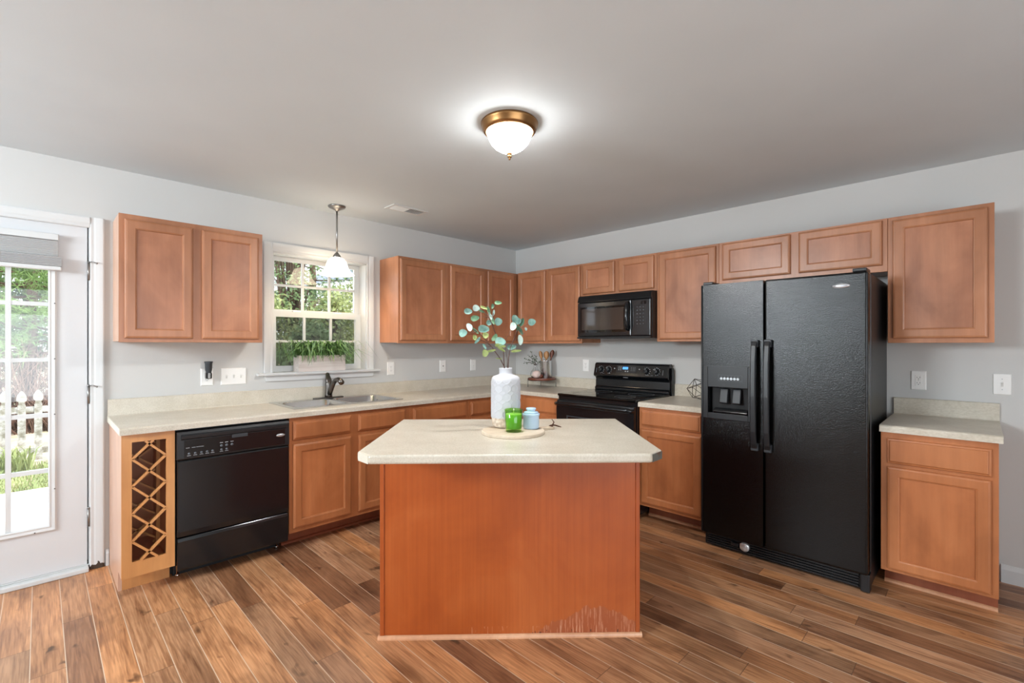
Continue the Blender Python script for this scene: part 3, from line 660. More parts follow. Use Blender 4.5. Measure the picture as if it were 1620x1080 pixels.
for i, a in enumerate((-3.285, -3.255, -3.225, -3.197, -3.170, -3.125, -3.098)):
    MB().lathe([(.0065, -.0012), (.0065, 0)], (a, -.6336, .735), 12, 0, 'y').build('button', M['mark_dim'], cp); MB().box(a - .009, a + .009, -.6342, -.6336, .7235, .7255).build('lettering_line', M['mark'], cp)
for a in (-3.125, -3.098, -3.07): MB().lathe([(.0075, -.0012), (.0075, 0)], (a, -.6336, .758), 12, 0, 'y').build('button', M['mark_dim'], cp); MB().box(a - .008, a + .008, -.6342, -.6336, .774, .777).build('lettering_line', M['mark'], cp)
for a in (-3.29, -3.262, -3.24, -3.222): MB().box(a - .010, a + .008, -.6342, -.6336, .768, .770).build('lettering_line', M['mark'], cp)
mb = MB(); mb.lathe([(.026, -.0016), (.0255, -.0024), (0, -.003)], (0, 0, 0), 28, 0, 'y', T=Matrix.Translation((-2.795, -.6336, .775)) @ Matrix.Diagonal((1, 1, .36, 1))).build('badge', M['badge'], cp)
text('Whirlpool', .0095, 'badge_lettering', M['badge_text'], cp, Matrix.Translation((-2.795, -.6372, .775)) @ TEXTW['A'])
MB().prism([(-.575, .078), (-.612, .078), (-.618, .09), (-.624, .245), (-.618, .262), (-.575, .266)], dw0 + .006, dw1 - .004, 'x').build('access_panel', M['blk'], r, bevel=.003)
MB().box(dw0 + .01, dw1 - .01, -.46, -.44, .002, .098).build('kick_plate', M['blk_matte'], r)
for x in (dw0 + .03, dw1 - .03): MB().lathe([(.012, 0), (.012, .012), (.006, .014), (.006, .098)], (x, -.475, .0005), 12).build('levelling_foot', M['chrome'], r)

# ------------------------------------------------------------------ range
ra0, ra1 = -1.1555, -1.9295
r = thing('range', 'black electric range with glass cooktop against the right wall', 'range', (-.34, (ra0 + ra1) / 2, 0))
MB().box(-.635, -.025, ra1, ra0, .03, .905).build('body', M['blk'], r, bevel=.003)
ck = MB().box(-.655, -.09, ra1 + .001, ra0 - .001, .905, .926).build('cooktop', M['blk_glass'], r, bevel=.006)
mb = MB()
for cx_, cy_, rr in ((-.50, -1.35, .11), (-.50, -1.74, .085), (-.24, -1.35, .085), (-.24, -1.74, .11)):
    MB().lathe([(rr - .0015, .0), (rr - .0015, .0006), (rr, .0006), (rr, 0), (rr - .0015, .0)], (cx_, cy_, .926), 40, closed=False).build('burner_ring', M['mark_dim'], ck)
dprof = [(-.636, .215), (-.672, .215), (-.676, .24), (-.676, .82), (-.668, .872), (-.636, .876)]
ovd = MB().prism([(d, z) for d, z in dprof], ra1 + .006, ra0 - .006, 'y', T=None)
ovd = MB(); vs = [(d, a, z) for a in (ra1 + .006, ra0 - .006) for d, z in dprof]; n = len(dprof)
ovd.add(vs, [tuple(range(n)), tuple(range(2 * n - 1, n - 1, -1))] + [(i, (i + 1) % n, n + (i + 1) % n, n + i) for i in range(n)])
od = ovd.build('oven_door', M['blk'], r, bevel=.004)
MB().box(-.6775, -.676, -1.80, -1.29, .40, .735).build('oven_window', M['blk_glass'], od)
ringm = MB()
for y0, y1, z0, z1 in ((-1.815, -1.275, .735, .745), (-1.815, -1.275, .39, .40), (-1.815, -1.80, .40, .735), (-1.29, -1.275, .40, .735)): ringm.box(-.6785, -.676, y0, y1, z0, z1)
ringm.build('window_border', M['blk_grey'], od, weld=False)
MB().tube([(-.670, ra0 - .015, .835), (-.700, ra0 - .022, .842), (-.712, ra0 - .06, .846), (-.716, (ra0 + ra1) / 2, .848), (-.712, ra1 + .06, .846), (-.700, ra1 + .022, .842), (-.670, ra1 + .015, .835)], .0165, 12).build('oven_handle', M['blk'], od)
MB().box(-.672, -.636, ra1 + .006, ra0 - .006, .05, .205).build('storage_drawer', M['blk'], r, bevel=.005)
# backguard, section in (x,z)
bgp = [(-.026, .906), (-.088, .927), (-.088, .948), (-.074, .962), (-.070, 1.030), (-.082, 1.046), (-.108, 1.058), (-.110, 1.070), (-.084, 1.168), (-.074, 1.180), (-.055, 1.184), (-.026, 1.184)]
vs = [(d, a, z) for a in (ra1 + .012, ra0 - .002) for d, z in bgp]; n = len(bgp)
bg_ = MB().add(vs, [tuple(range(n)), tuple(range(2 * n - 1, n - 1, -1))] + [(i, (i + 1) % n, n + (i + 1) % n, n + i) for i in range(n)]).build('backguard', M['blk'], r, bevel=.004)
MB().box(-.06, -.024, ra1 - .004, ra1 + .0115, .906, 1.15).build('side_cap', M['blk'], r, bevel=.003)
# control face frame: origin on sloped face
ang = math.atan2(.026, .098)
def on_face(y, z):     # point on the sloped control face
    t = (z - 1.070) / .098; return Vector((-.110 + .026 * t, y, z))
def face_T(y, z): return Matrix.Translation(on_face(y, z)) @ Matrix.Rotation(ang, 4, 'Y')
def face_box(mb, y, z, hw, hh, t0=-.001, t1=.0012): return mb.box(-t1, -t0, -hw, hw, -hh, hh, T=face_T(y, z))
face_box(MB(), -1.51, 1.128, .105, .034).build('display_panel', M['blk_satin'], bg_)
face_box(MB(), -1.497, 1.138, .028, .0115, 0, .0022).build('clock_display', M['lcd'], bg_)
for dy in (-.015, .008): face_box(MB(), -1.51 + dy, 1.110, .006, .005, 0, .002).build('panel_key', M['mark'], bg_)
for dy in (.06, .08):
    for dz in (.020, .008, -.006): face_box(MB(), -1.51 + dy, 1.128 + dz, .004, .003, 0, .002).build('panel_key', M['mark'], bg_)
for dy in (-.05, -.07, -.085):
    for dz in (.016, .004, -.010): face_box(MB(), -1.51 + dy, 1.128 + dz, .005, .003, 0, .002).build('panel_key', M['mark_dim'], bg_)
mb = MB()
for y in (-1.384, -1.640): MB().lathe([(.006, -.0016), (.006, -.0005)], (0, 0, 0), 12, 0, 'x', T=face_T(y, 1.132)).build('indicator_lamp', M['mark'], bg_)
for y in (-1.235, -1.318, -1.712, -1.806):
    T = face_T(y, 1.118)
    mb = MB(); mb.lathe([(.025, 0), (.0245, -.006), (.020, -.012), (.018, -.022), (.015, -.024), (0, -.0245)], (0, 0, 0), 24, 0, 'x', T=T).box(-.030, -.012, -.005, .005, -.021, .021, T=T)
    k = mb.build('knob', M['blk_satin'], bg_)
    mk = MB()
    for i in range(9):
        a = math.radians(-60 + 30 * i); mk.box(-.0012, 0, -.0018, .0018, .031, .036, T=T @ Matrix.Rotation(a, 4, 'X'))
    mk.build('dial_print', M['button'], k); MB().box(-.0312, -.030, -.0012, .0012, .006, .019, T=T).build('pointer', M['button'], k)
mb = MB()
for y in (-1.185, -1.868): face_box(mb, y, 1.110, .0025, .022, 0, .0016)
for y in (-1.268, -1.335, -1.728, -1.768): face_box(mb, y, 1.083, .010, .0018, 0, .0016)
mb.build('scale_print', M['mark_dim'], bg_)
MB().lathe([(.026, -.001), (.025, -.0025), (0, -.003)], (0, 0, 0), 24, 0, 'x', T=Matrix.Translation((-.0955, -1.50, 1.0525)) @ Matrix.Rotation(math.radians(-64), 4, 'Y') @ Matrix.Diagonal((1, 1, .34, 1))).build('badge', M['badge'], bg_)

# ------------------------------------------------------------------ microwave
ma0, ma1, mz0, mz1, mxf = -1.184, -1.9175, 1.408, 1.796, -.372
r = thing('microwave', 'black over the range microwave below the short cabinet', 'microwave', (-.2, (ma0 + ma1) / 2, mz0))
MB().box(mxf, -.002, ma1, ma0, mz0, mz1).build('body', M['blk_satin'], r, bevel=.002)
vp = [(mxf, 1.733), (mxf - .026, 1.733), (mxf - .030, 1.737), (mxf - .018, 1.778), (mxf - .008, 1.793), (mxf, 1.796)]
vs = [(d, a, z) for a in (ma1, ma0) for d, z in vp]; n = len(vp)
MB().add(vs, [tuple(range(n)), tuple(range(2 * n - 1, n - 1, -1))] + [(i, (i + 1) % n, n + (i + 1) % n, n + i) for i in range(n)]).build('vent_hood', M['blk'], r, bevel=.003)
md = MB().box(mxf - .032, mxf - .0005, -1.738, ma0 - .002, mz0 + .018, 1.7305).build('door', M['blk'], r, bevel=.008, seg=3)
MB().box(mxf - .0335, mxf - .032, -1.668, -1.235, mz0 + .075, 1.672).build('door_window', M['mw_win'], md)
mb = MB()
for y0, y1, z0, z1 in ((-1.690, -1.215, 1.672, 1.690), (-1.690, -1.215, mz0 + .055, mz0 + .075), (-1.690, -1.668, mz0 + .075, 1.672), (-1.235, -1.215, mz0 + .075, 1.672)): mb.box(mxf - .0328, mxf - .032, y0, y1, z0, z1)
mb.build('window_border', M['blk_glass'], md, weld=False)
MB().tube([(mxf - .030, -1.716, 1.700), (mxf - .052, -1.716, 1.694), (mxf - .066, -1.716, 1.668), (mxf - .071, -1.716, 1.59), (mxf - .066, -1.716, 1.512), (mxf - .052, -1.716, 1.488), (mxf - .030, -1.716, 1.482)], [.016, .018, .018, .0165, .018, .018, .016], 12).build('door_handle', M['blk'], md)
pn = MB().box(mxf - .030, mxf - .0005, ma1 + .002, -1.7405, mz0 + .018, 1.7305).build('control_panel', M['blk'], r, bevel=.008, seg=3)
MB().box(mxf - .0306, mxf - .030, -1.895, -1.765, 1.685, 1.712).build('display', M['blk_glass'], pn)
for j in range(6):
    for i in range(3):
        y = -1.795 - i * .028; z = 1.665 - j * .028
        MB().box(mxf - .0308, mxf - .030, y - .005, y + .005, z - .004, z + .004).build('key', M['key'], pn)
MB().box(mxf - .034, mxf, ma1, ma0, mz0, mz0 + .0165).build('bottom_vent', M['blk_matte'], r, bevel=.002)

# ------------------------------------------------------------------ refrigerator
f0, f1, fxf = -2.476, -3.376, -.75
r = thing('refrigerator', 'tall black side by side refrigerator with a pebbled finish', 'refrigerator', (-.4, (f0 + f1) / 2, 0))
MB().box(-.655, -.04, f1, f0, .02, 1.742).build('body', M['blk_satin'], r, bevel=.004)
sm = -2.861
def fdoor(y0, y1, hole=None):
    mb = MB(); x0, x1, z0, z1 = fxf, -.662, .108, 1.748
    if hole is None: mb.box(x0, x1, y0, y1, z0, z1)
    else:
        a, b, c, d = hole     # recess y range and z range
        for yy0, yy1, zz0, zz1 in ((y0, a, z0, z1), (b, y1, z0, z1), (a, b, z0, c), (a, b, d, z1)): mb.box(x0, x1, yy0, yy1, zz0, zz1)
        mb.box(-.668, x1, a, b, c, d)
    return mb
ld = fdoor(sm + .004, f0 - .001, (-2.772, -2.522, .905, 1.075)).build('freezer_door', M['blk_tex'], r, weld=False)
rd = fdoor(f1 + .001, sm - .004).build('refrigerator_door', M['blk_tex'], r, bevel=.012, seg=4)
MB().tube([(-.751, f0 - .005, .112), (-.751, f0 - .005, 1.744)], .006, 8).build('door_edge_trim', M['blk_satin'], ld)
def fhandle(par, y, sg):
    mb = MB()
    P = [(.0, 1.372), (-.018, 1.366), (-.032, 1.34), (-.044, 1.25), (-.050, 1.035), (-.044, .82), (-.032, .745), (-.018, .72), (0, .714)]
    L = []; n = len(P)
    for i, (dx, z) in enumerate(P):
        w = .019 if 1 < i < n - 2 else .021; t = .012
        p0 = P[max(i - 1, 0)]; p1 = P[min(i + 1, n - 1)]; tx, tz = p1[0] - p0[0], p1[1] - p0[1]; l = math.hypot(tx, tz); nx, nz = -tz / l, tx / l
        if nx > 0: nx, nz = -nx, -nz
        L.append([(fxf - .001 + dx - nx * 0, y - w, z), (fxf - .001 + dx, y + w, z), (fxf - .001 + dx + nx * t, y + w * .75, z + nz * t), (fxf - .001 + dx + nx * t, y - w * .75, z + nz * t)])
    vs = [p for q in L for p in q]
    fs = [(4 * i + k, 4 * i + (k + 1) % 4, 4 * i + 4 + (k + 1) % 4, 4 * i + 4 + k) for i in range(n - 1) for k in range(4)] + [(3, 2, 1, 0), tuple(4 * (n - 1) + k for k in range(4))]
    h = mb.add(vs, fs).build('handle', M['blk_satin'], par, bevel=.004, seg=2, ang=20)
    for z0, z1 in ((1.335, 1.382), (.698, .745)):
        MB().box(fxf - .028, fxf - .0005, y - .0205, y + .0205, z0, z1).build('handle_cap', M['blk_grey'], h, bevel=.004)
fhandle(ld, -2.815, 1); fhandle(rd, -2.889, -1)
MB().lathe([(.042, -.0005), (.041, -.004), (.02, -.006), (0, -.0065)], (0, 0, 0), 32, 0, 'x', T=Matrix.Translation((fxf, -3.255, 1.677)) @ Matrix.Diagonal((1, 1, .30, 1))).build('badge', M['badge'], rd)
text('Whirlpool', .0145, 'badge_lettering', M['badge_text'], rd, Matrix.Translation((fxf - .0064, -3.255, 1.677)) @ TEXTW['B'])
# dispenser
dp = MB()
for y0, y1, z0, z1 in ((-2.790, -2.772, .868, 1.212), (-2.522, -2.490, .868, 1.212), (-2.772, -2.522, .868, .905), (-2.772, -2.522, 1.075, 1.212)): dp.box(fxf - .007, fxf - .0005, y0, y1, z0, z1)
dpo = dp.build('dispenser_surround', M['blk_satin'], ld, bevel=.002, weld=False)
mb = MB()
for i in range(6): MB().lathe([(.0085, -.001), (.0085, -.004), (.006, -.005), (0, -.0052)], (fxf - .007, -2.610 - i * .0205, 1.132), 14, 0, 'x').build('dispenser_button', M['button'], dpo)
mb = MB(); y0, y1, z0, z1 = -2.738, -2.590, 1.117, 1.156
for a, b, c, d in ((y0, y1, z1 - .001, z1), (y0, y1, z0, z0 + .001), (y0, y0 + .001, z0, z1), (y1 - .001, y1, z0, z1)): mb.box(fxf - .0075, fxf - .007, a, b, c, d)
for i in range(6): mb.box(fxf - .0075, fxf - .007, -2.614 - i * .0205, -2.606 - i * .0205, 1.146, 1.1485)
mb.build('panel_outline', M['mark_dim'], dpo, weld=False)
MB().box(-.70, -.668, -2.766, -2.528, .9055, 1.0745).build('dispenser_recess', M['blk_matte'], ld)
for y in (-2.615, -2.695):
    vs = []
    P_ = [(-.7005, 1.066), (-.722, 1.066), (-.744, .975), (-.735, .966), (-.7005, .99)]
    vs = [(d, a, z) for a in (y - .026, y + .026) for d, z in P_]; n = len(P_)
    MB().add(vs, [tuple(range(n)), tuple(range(2 * n - 1, n - 1, -1))] + [(i, (i + 1) % n, n + (i + 1) % n, n + i) for i in range(n)]).build('paddle', M['blk_satin'], ld, bevel=.005)
P_ = [(-.7005, .906), (-.752, .906), (-.756, .918), (-.742, .934), (-.720, .938), (-.7005, .938)]
vs = [(d, a, z) for a in (-2.766, -2.556) for d, z in P_]; n = len(P_)
MB().add(vs, [tuple(range(n)), tuple(range(2 * n - 1, n - 1, -1))] + [(i, (i + 1) % n, n + (i + 1) % n, n + i) for i in range(n)]).build('drip_tray', M['blk'], ld, bevel=.003)
# grille
gr = MB().box(-.690, -.6555, f1 + .004, f0 - .004, .012, .100).build('grille', M['blk_matte'], r)
mb = MB()
for i in range(5): z = .022 + i * .0155; mb.box(-.7025, -.690, f1 + .05, f0 - .02, z, z + .007)
mb.build('grille_slats', M['blk_satin'], gr, weld=False)
MB().lathe([(.030, 0), (.030, -.020), (.026, -.026), (0, -.028)], (-.690, -2.735, .062), 24, 0, 'x').build('filter_cap', M['badge'], gr)
MB().box(-.716, -.690, -2.700, -2.655, .052, .073).build('filter_latch', M['blk_satin'], gr, bevel=.004)
MB().box(-.712, -.656, f1 - .002, f1 + .04, .004, .102).build('corner_bracket', M['blk_satin'], r, bevel=.004)
for y in (f0 - .04, f1 + .04): MB().box(-.742, -.62, y - .032, y + .032, 1.7485, 1.768).build('hinge_cover', M['blk_satin'], r, bevel=.005)
for y in (f0 - .1, f1 + .1): MB().lathe([(.02, 0), (.02, .0195)], (-.60, y, .0), 14).build('roller', M['blk_matte'], r)

# ------------------------------------------------------------------ island
IA = math.radians(-43.8); IO = (-2.786, -1.843, 0)
isl = thing('kitchen_island', 'orange brown wooden island with a worn flat panel facing the room', 'kitchen island', IO, IA)
MB().box(.014, 1.204, .006, .585, .0, .875).build('body', M['wood_island'], isl, local=True)
m, nt, b = mat('island_back_panel')   # veneer with worn, water-marked streaks low on the right
f1_ = noise(nt, 2.4, 4, .55, dist=.5); f2_ = noise(nt, 1, 5, .6, (60, 60, 1.3))
c = ramp(nt, f1_, [(.3, (156, 72, 27)), (.5, (172, 84, 34)), (.72, (184, 98, 47))])
c = mix(nt, c, ramp(nt, f2_, [(.35, (212, 196, 186)), (.65, (255, 255, 255))]), .35, 'MULTIPLY')
tc = nt.nodes.new('ShaderNodeTexCoord'); sp = nt.nodes.new('ShaderNodeSeparateXYZ'); nt.links.new(tc.outputs['Object'], sp.inputs[0])
ux, uz = sp.outputs['X'], sp.outputs['Z']
edge = noise(nt, 1, 3, .6, (9, 1, .2))
wob = mth(nt, 'MULTIPLY', edge, .16)
bowr = mth(nt, 'SUBTRACT', .112, mth(nt, 'MULTIPLY', mth(nt, 'POWER', mth(nt, 'ABSOLUTE', mth(nt, 'SUBTRACT', ux, 1.02)), 1.4), .55))
k1 = mth(nt, 'LESS_THAN', uz, mth(nt, 'ADD', bowr, mth(nt, 'SUBTRACT', wob, .06)))
strk = noise(nt, 1, 3, .7, (110, 1, 6)); k2 = mth(nt, 'MULTIPLY', k1, mth(nt, 'GREATER_THAN', strk, .54))
lowb = mth(nt, 'MULTIPLY', mth(nt, 'LESS_THAN', uz, .052), mth(nt, 'MULTIPLY', mth(nt, 'GREATER_THAN', strk, .6), mth(nt, 'GREATER_THAN', ux, .42)))
c = mix(nt, c, lin((150, 84, 58)), mth(nt, 'MULTIPLY', k1, .5)); c = mix(nt, c, lin((196, 132, 100)), mth(nt, 'MULTIPLY', k2, .6)); c = mix(nt, c, lin((204, 150, 118)), mth(nt, 'MULTIPLY', lowb, .6))
dk = mth(nt, 'MULTIPLY', mth(nt, 'LESS_THAN', uz, .034), mth(nt, 'MULTIPLY', mth(nt, 'LESS_THAN', noise(nt, 1, 2, .5, (70, 1, 30)), .38), mth(nt, 'GREATER_THAN', ux, .7)))
c = mix(nt, c, lin((70, 42, 34)), mth(nt, 'MULTIPLY', dk, .8))
nt.links.new(c, b.inputs['Base Color']); setp(b, rough=.33, coat=.2, coatr=.3); M['isl_panel'] = m
MB().box(.030, 1.188, -.001, .0055, .019, .875).build('back_panel', M['isl_panel'], isl, local=True)
for u0, u1 in ((.010, .0295), (1.1885, 1.208)): MB().box(u0, u1, -.006, .0055, .019, .875).build('corner_trim', M['wood_island'], isl, local=True, bevel=.002)
P_ = [(0.0055, 0), (-.012, 0), (-.0115, .007), (-.008, .0135), (-.003, .0175), (.0055, .019)]
vs = [(a, d, z + .0002) for a in (.0, 1.218) for d, z in P_]; n = len(P_)
MB().add(vs, [tuple(range(n)), tuple(range(2 * n - 1, n - 1, -1))] + [(i, (i + 1) % n, n + (i + 1) % n, n + i) for i in range(n)]).build('shoe_moulding', M['wood_shoe'], isl, local=True)
for u0, u1 in ((.06, .59), (.63, 1.16)): MB().box(u0, u1, .5855, .605, .15, .70).build('door', M['wood'], isl, local=True, bevel=.006)
# top
def IW(u, w, z): return Vector((IO[0] + u * math.cos(IA) - w * math.sin(IA), IO[1] + u * math.sin(IA) + w * math.cos(IA), z))
poly = [(.042, -.302), (1.166, -.302), (1.234, -.232), (1.246, .606), (-.012, .606), (-.024, -.232)]
itop = MB().prism(poly, .8765, CZ, 'z').build('island_countertop', M['lam'], None, loc=IO, rz=IA, local=True, bevel=.010, seg=4)
tag(itop, 'beige laminate island top with clipped front corners', 'countertop')
def edge_plate(p, q, mm, ins=.003):
    p, q = Vector((p[0], p[1], 0)), Vector((q[0], q[1], 0)); d = (q - p).normalized(); nn = Vector((d.y, -d.x, 0)) * .0012
    p2, q2 = p + d * .010, q - d * .004; z0, z1 = .8785, CZ - .004
    vs = [p2 - nn * .5, q2 - nn * .5, q2 + nn, p2 + nn]
    vs = [Vector((v.x, v.y, z)) for z in (z0, z1) for v in vs]
    return MB().add(vs, [(3, 2, 1, 0), (4, 5, 6, 7), (0, 1, 5, 4), (1, 2, 6, 5), (2, 3, 7, 6), (3, 0, 4, 7)]).build('edge_band', mm, itop, local=True)
eb = edge_plate(poly[1], poly[2], M['bare']); eb['label'] = 'bare dark corner edge without its strip'
edge_plate(poly[5], poly[0], M['lam_edge'])

# ------------------------------------------------------------------ things on the island
def VP(depth, lat, z): p = CAM + Fv * depth + Rv * lat; return Vector((p.x, p.y, z))
bc = VP(2.322, .006, CZ)
bd = thing('serving_board', 'round pale wooden serving board with a handle on the island', 'serving board', bc)
hd = (Rv * 1.0 + Fv * .55).normalized(); hs = Vector((-hd.y, hd.x, 0))
pts = []; rb = .155
a0 = math.asin(.026 / rb)
for i in range(41):
    a = a0 + (2 * math.pi - 2 * a0) * i / 40; pts.append(hd * rb * math.cos(a) + hs * rb * math.sin(a))
for t, w in ((.165, -.017), (.20, -.013), (.228, -.015), (.240, -.008), (.240, .008), (.228, .015), (.20, .013), (.165, .017)): pts.append(hd * t + hs * w)
MB().prism([(bc.x + p.x, bc.y + p.y) for p in pts], CZ + .0003, CZ + .0155, 'z').build('board', M['board'], bd, bevel=.003)
e1 = bc + hd * .222 + Vector((0, 0, .0165))
mb = MB().tube([e1 + hs * .012, e1 + hd * .012 + hs * .006 + Vector((0, 0, .004)), e1 + hd * .028 + Vector((0, 0, .002)), e1 + hd * .045 - hs * .006 + Vector((0, 0, -.004)), e1 + hd * .062 - hs * .004 + Vector((0, 0, -.009))], [.0035, .004, .004, .0035, .002], 6)
mb.tube([e1 - hs * .012, e1 + hd * .01 - hs * .004 + Vector((0, 0, .008)), e1 + hd * .022 + hs * .004 + Vector((0, 0, .018)), e1 + hd * .014 + hs * .012 + Vector((0, 0, .034))], [.0035, .004, .003, .0018], 6)
mb.tube([e1 + hs * .013 + Vector((0, 0, -.001)), e1 - hs * .013 + Vector((0, 0, -.001))], .004, 6)
mb.build('cord_tie', M['twine'], bd)
zb = CZ + .016
vc = VP(2.420, -.0325, zb)
vs_ = thing('vase', 'tall white bottle shaped vase with raised pattern on the serving board', 'vase', vc)
body = [(.052, .0), (.062, .004), (.068, .014), (.071, .032), (.0735, .05)]
side = [(.0745, .05 + .003 * i) for i in range(0, 62)]
shoulder = [(.0735, .242), (.0705, .252), (.064, .259), (.052, .264), (.040, .267), (.0345, .271), (.0335, .276), (.0335, .296), (.0345, .300), (.0325, .302), (.0285, .299), (.027, .28), (.03, .26), (.0, .25)]
def relief(r_, h, a):
    z = h - vc.z
    if .05 < z < .235:
        # interlaced quatrefoil trellis
        u = a * 11 / math.pi; v = (z - .05) / .0215
        s = abs(math.sin(math.pi * (u + v) / 2 + .55 * math.sin(math.pi * v))) ; t = abs(math.sin(math.pi * (u - v) / 2 - .55 * math.sin(math.pi * v)))
        k = max(0, 1 - s / .24) ** .8; k2 = max(0, 1 - t / .24) ** .8
        return r_ + .0032 * max(k, k2) - .0008
    return r_
MB().lathe([(r_, vc.z + h) for r_, h in side + shoulder], (vc.x, vc.y, 0), 264, closed=False, rf=relief).build('vase_body', M['ceramic'], vs_)
MB().lathe([(r_, vc.z + h) for r_, h in body + [(.0742, .0505)]], (vc.x, vc.y, 0), 64).build('vase_foot', M['clay'], vs_)
ccn = VP(2.288, .008, zb)
cn = thing('candle', 'green glass candle with white wick in front of the vase', 'candle', ccn)
gz = zb + .0
MB().lathe([(.0, gz), (.0375, gz), (.0385, gz + .003), (.0440, gz + .1065), (.0430, gz + .1075), (.0418, gz + .1065), (.0368, gz + .014), (.0, gz + .014)], (ccn.x, ccn.y, 0), 48, closed=False).build('candle_glass', M['green_glass'], cn)
MB().lathe([(.0, gz + .0145), (.0362, gz + .0145), (.0402, gz + .084), (.038, gz + .0855), (0, gz + .085)], (ccn.x, ccn.y, 0), 48, closed=False).build('wax', M['wax'], cn)
MB().tube([(ccn.x, ccn.y, gz + .085), (ccn.x, ccn.y, gz + .102), (ccn.x + .001, ccn.y, gz + .110)], .0022, 6).build('wick', M['wick'], cn)
cj = VP(2.368, .096, zb)
jr = thing('jar', 'pale blue lidded jar beside the green candle', 'jar', cj)
z0 = zb
MB().lathe([(0, z0), (.036, z0), (.0395, z0 + .003), (.0405, z0 + .01), (.0405, z0 + .060), (.0415, z0 + .064), (.0435, z0 + .066), (.0435, z0 + .074), (.041, z0 + .0765), (0, z0 + .077)], (cj.x, cj.y, 0), 48, closed=False).build('jar_body', M['blue_jar'], jr)
MB().lathe([(0, z0 + .0772), (.036, z0 + .0772), (.037, z0 + .082), (.030, z0 + .086), (.022, z0 + .088), (.020, z0 + .092), (.0245, z0 + .096), (.0255, z0 + .100), (.022, z0 + .104), (0, z0 + .1055)], (cj.x, cj.y, 0), 48, closed=False).build('lid', M['blue_jar'], jr)

# eucalyptus: positions measured from the vase mouth (right, up) in units of 1/9 px of the photo at the vase's distance
SCL = 2.42 / FPX / 9
def EP(zx, zy, dd=0.): return VP(2.42 + dd, ((720 + zx / 9) - 810) * 2.42 / FPX, 1.348 - ((470 + zy / 9) - 546) * 2.42 / FPX)
leafm = ['euc_teal', 'euc_pale', 'euc_green', 'euc_dark', 'euc_lime']
def leaf(mb, zx, zy, w, h, mi, rot=0, dd=0., tilt=None):
    c = EP(zx, zy, dd); w *= SCL / 2; h *= SCL / 2
    tilt = tilt if tilt is not None else (random.uniform(-.5, .5), random.uniform(-.5, .5))
    right = Rv.copy(); up = Vector((0, 0, 1)); nrm = -Fv
    a = math.radians(rot); u = right * math.cos(a) + up * math.sin(a); v = -right * math.sin(a) + up * math.cos(a)
    u = (u + nrm * tilt[0]).normalized() * w * math.hypot(1, tilt[0]); v = (v + nrm * tilt[1]).normalized() * h * math.hypot(1, tilt[1])
    n = 14; vs = [c - nrm * .004]; vs2 = []
    for ring, k in ((.55, .0015), (1., -.003)):
        for i in range(n):
            t = 2 * math.pi * i / n; rx_ = math.cos(t); ry_ = math.sin(t)
            sh = 1 + .10 * math.cos(t) ** 3
            vs.append(c + u * rx_ * ring * sh + v * ry_ * ring * (1 - .12 * rx_) + nrm * (-.004 + .006 * ring ** 2))
    fs = [(0, 1 + i, 1 + (i + 1) % n) for i in range(n)] + [(1 + i, 1 + n + i, 1 + n + (i + 1) % n, 1 + (i + 1) % n) for i in range(n)]
    mb.add(vs, fs, mi, True)
def sprig(label, stems, leaves):
    r_ = thing('eucalyptus_sprig', label, 'eucalyptus', (vc.x, vc.y, vc.z + .255), 0, 'eucalyptus sprigs in the white vase')
    mb = MB()
    for st in stems:
        pts = [EP(*p) for p in st[0]]; n = len(pts); mb.tube(pts, [st[1] * (1 - .55 * i / max(1, n - 1)) for i in range(n)], 6)
    mb.build('stem', M['stem'], r_)
    mb = MB()
    for L in leaves: leaf(mb, *L)
    mb.build('leaves', [M[k] for k in leafm], r_, weld=False, recalc=False)
sprig('eucalyptus sprig with round teal leaves reaching far left of the vase',
      [([(735, 1150), (708, 1005), (640, 870, .0), (560, 760, -.02), (520, 700, -.03), (400, 560, -.05), (330, 500, -.06), (262, 455, -.06)], .0032),
       ([(520, 700, -.03), (440, 640, -.04), (360, 600, -.05), (320, 590, -.05)], .0018), ([(330, 500, -.06), (250, 510, -.07), (185, 512, -.07)], .0014), ([(430, 600, -.04), (430, 540, -.05)], .0014),
       ([(520, 700, -.03), (480, 705, -.03), (430, 700, -.03)], .0015), ([(560, 760, -.02), (500, 775, -.03)], .0014), ([(270, 480, -.06), (290, 550, -.06)], .0012)],
      [(218, 432, 80, 118, 1, 25, -.06), (130, 515, 118, 112, 0, 10, -.07), (300, 480, 34, 130, 2, 48, -.06), (410, 455, 155, 108, 0, -5, -.05), (440, 545, 82, 88, 4, 20, -.05),
       (293, 575, 56, 78, 4, 10, -.06), (328, 615, 42, 118, 0, -42, -.05), (425, 700, 34, 92, 0, 30, -.03), (515, 762, 130, 36, 4, 12, -.03), (432, 795, 88, 105, 4, 0, -.03), (620, 872, 100, 16, 4, -4, 0.)])
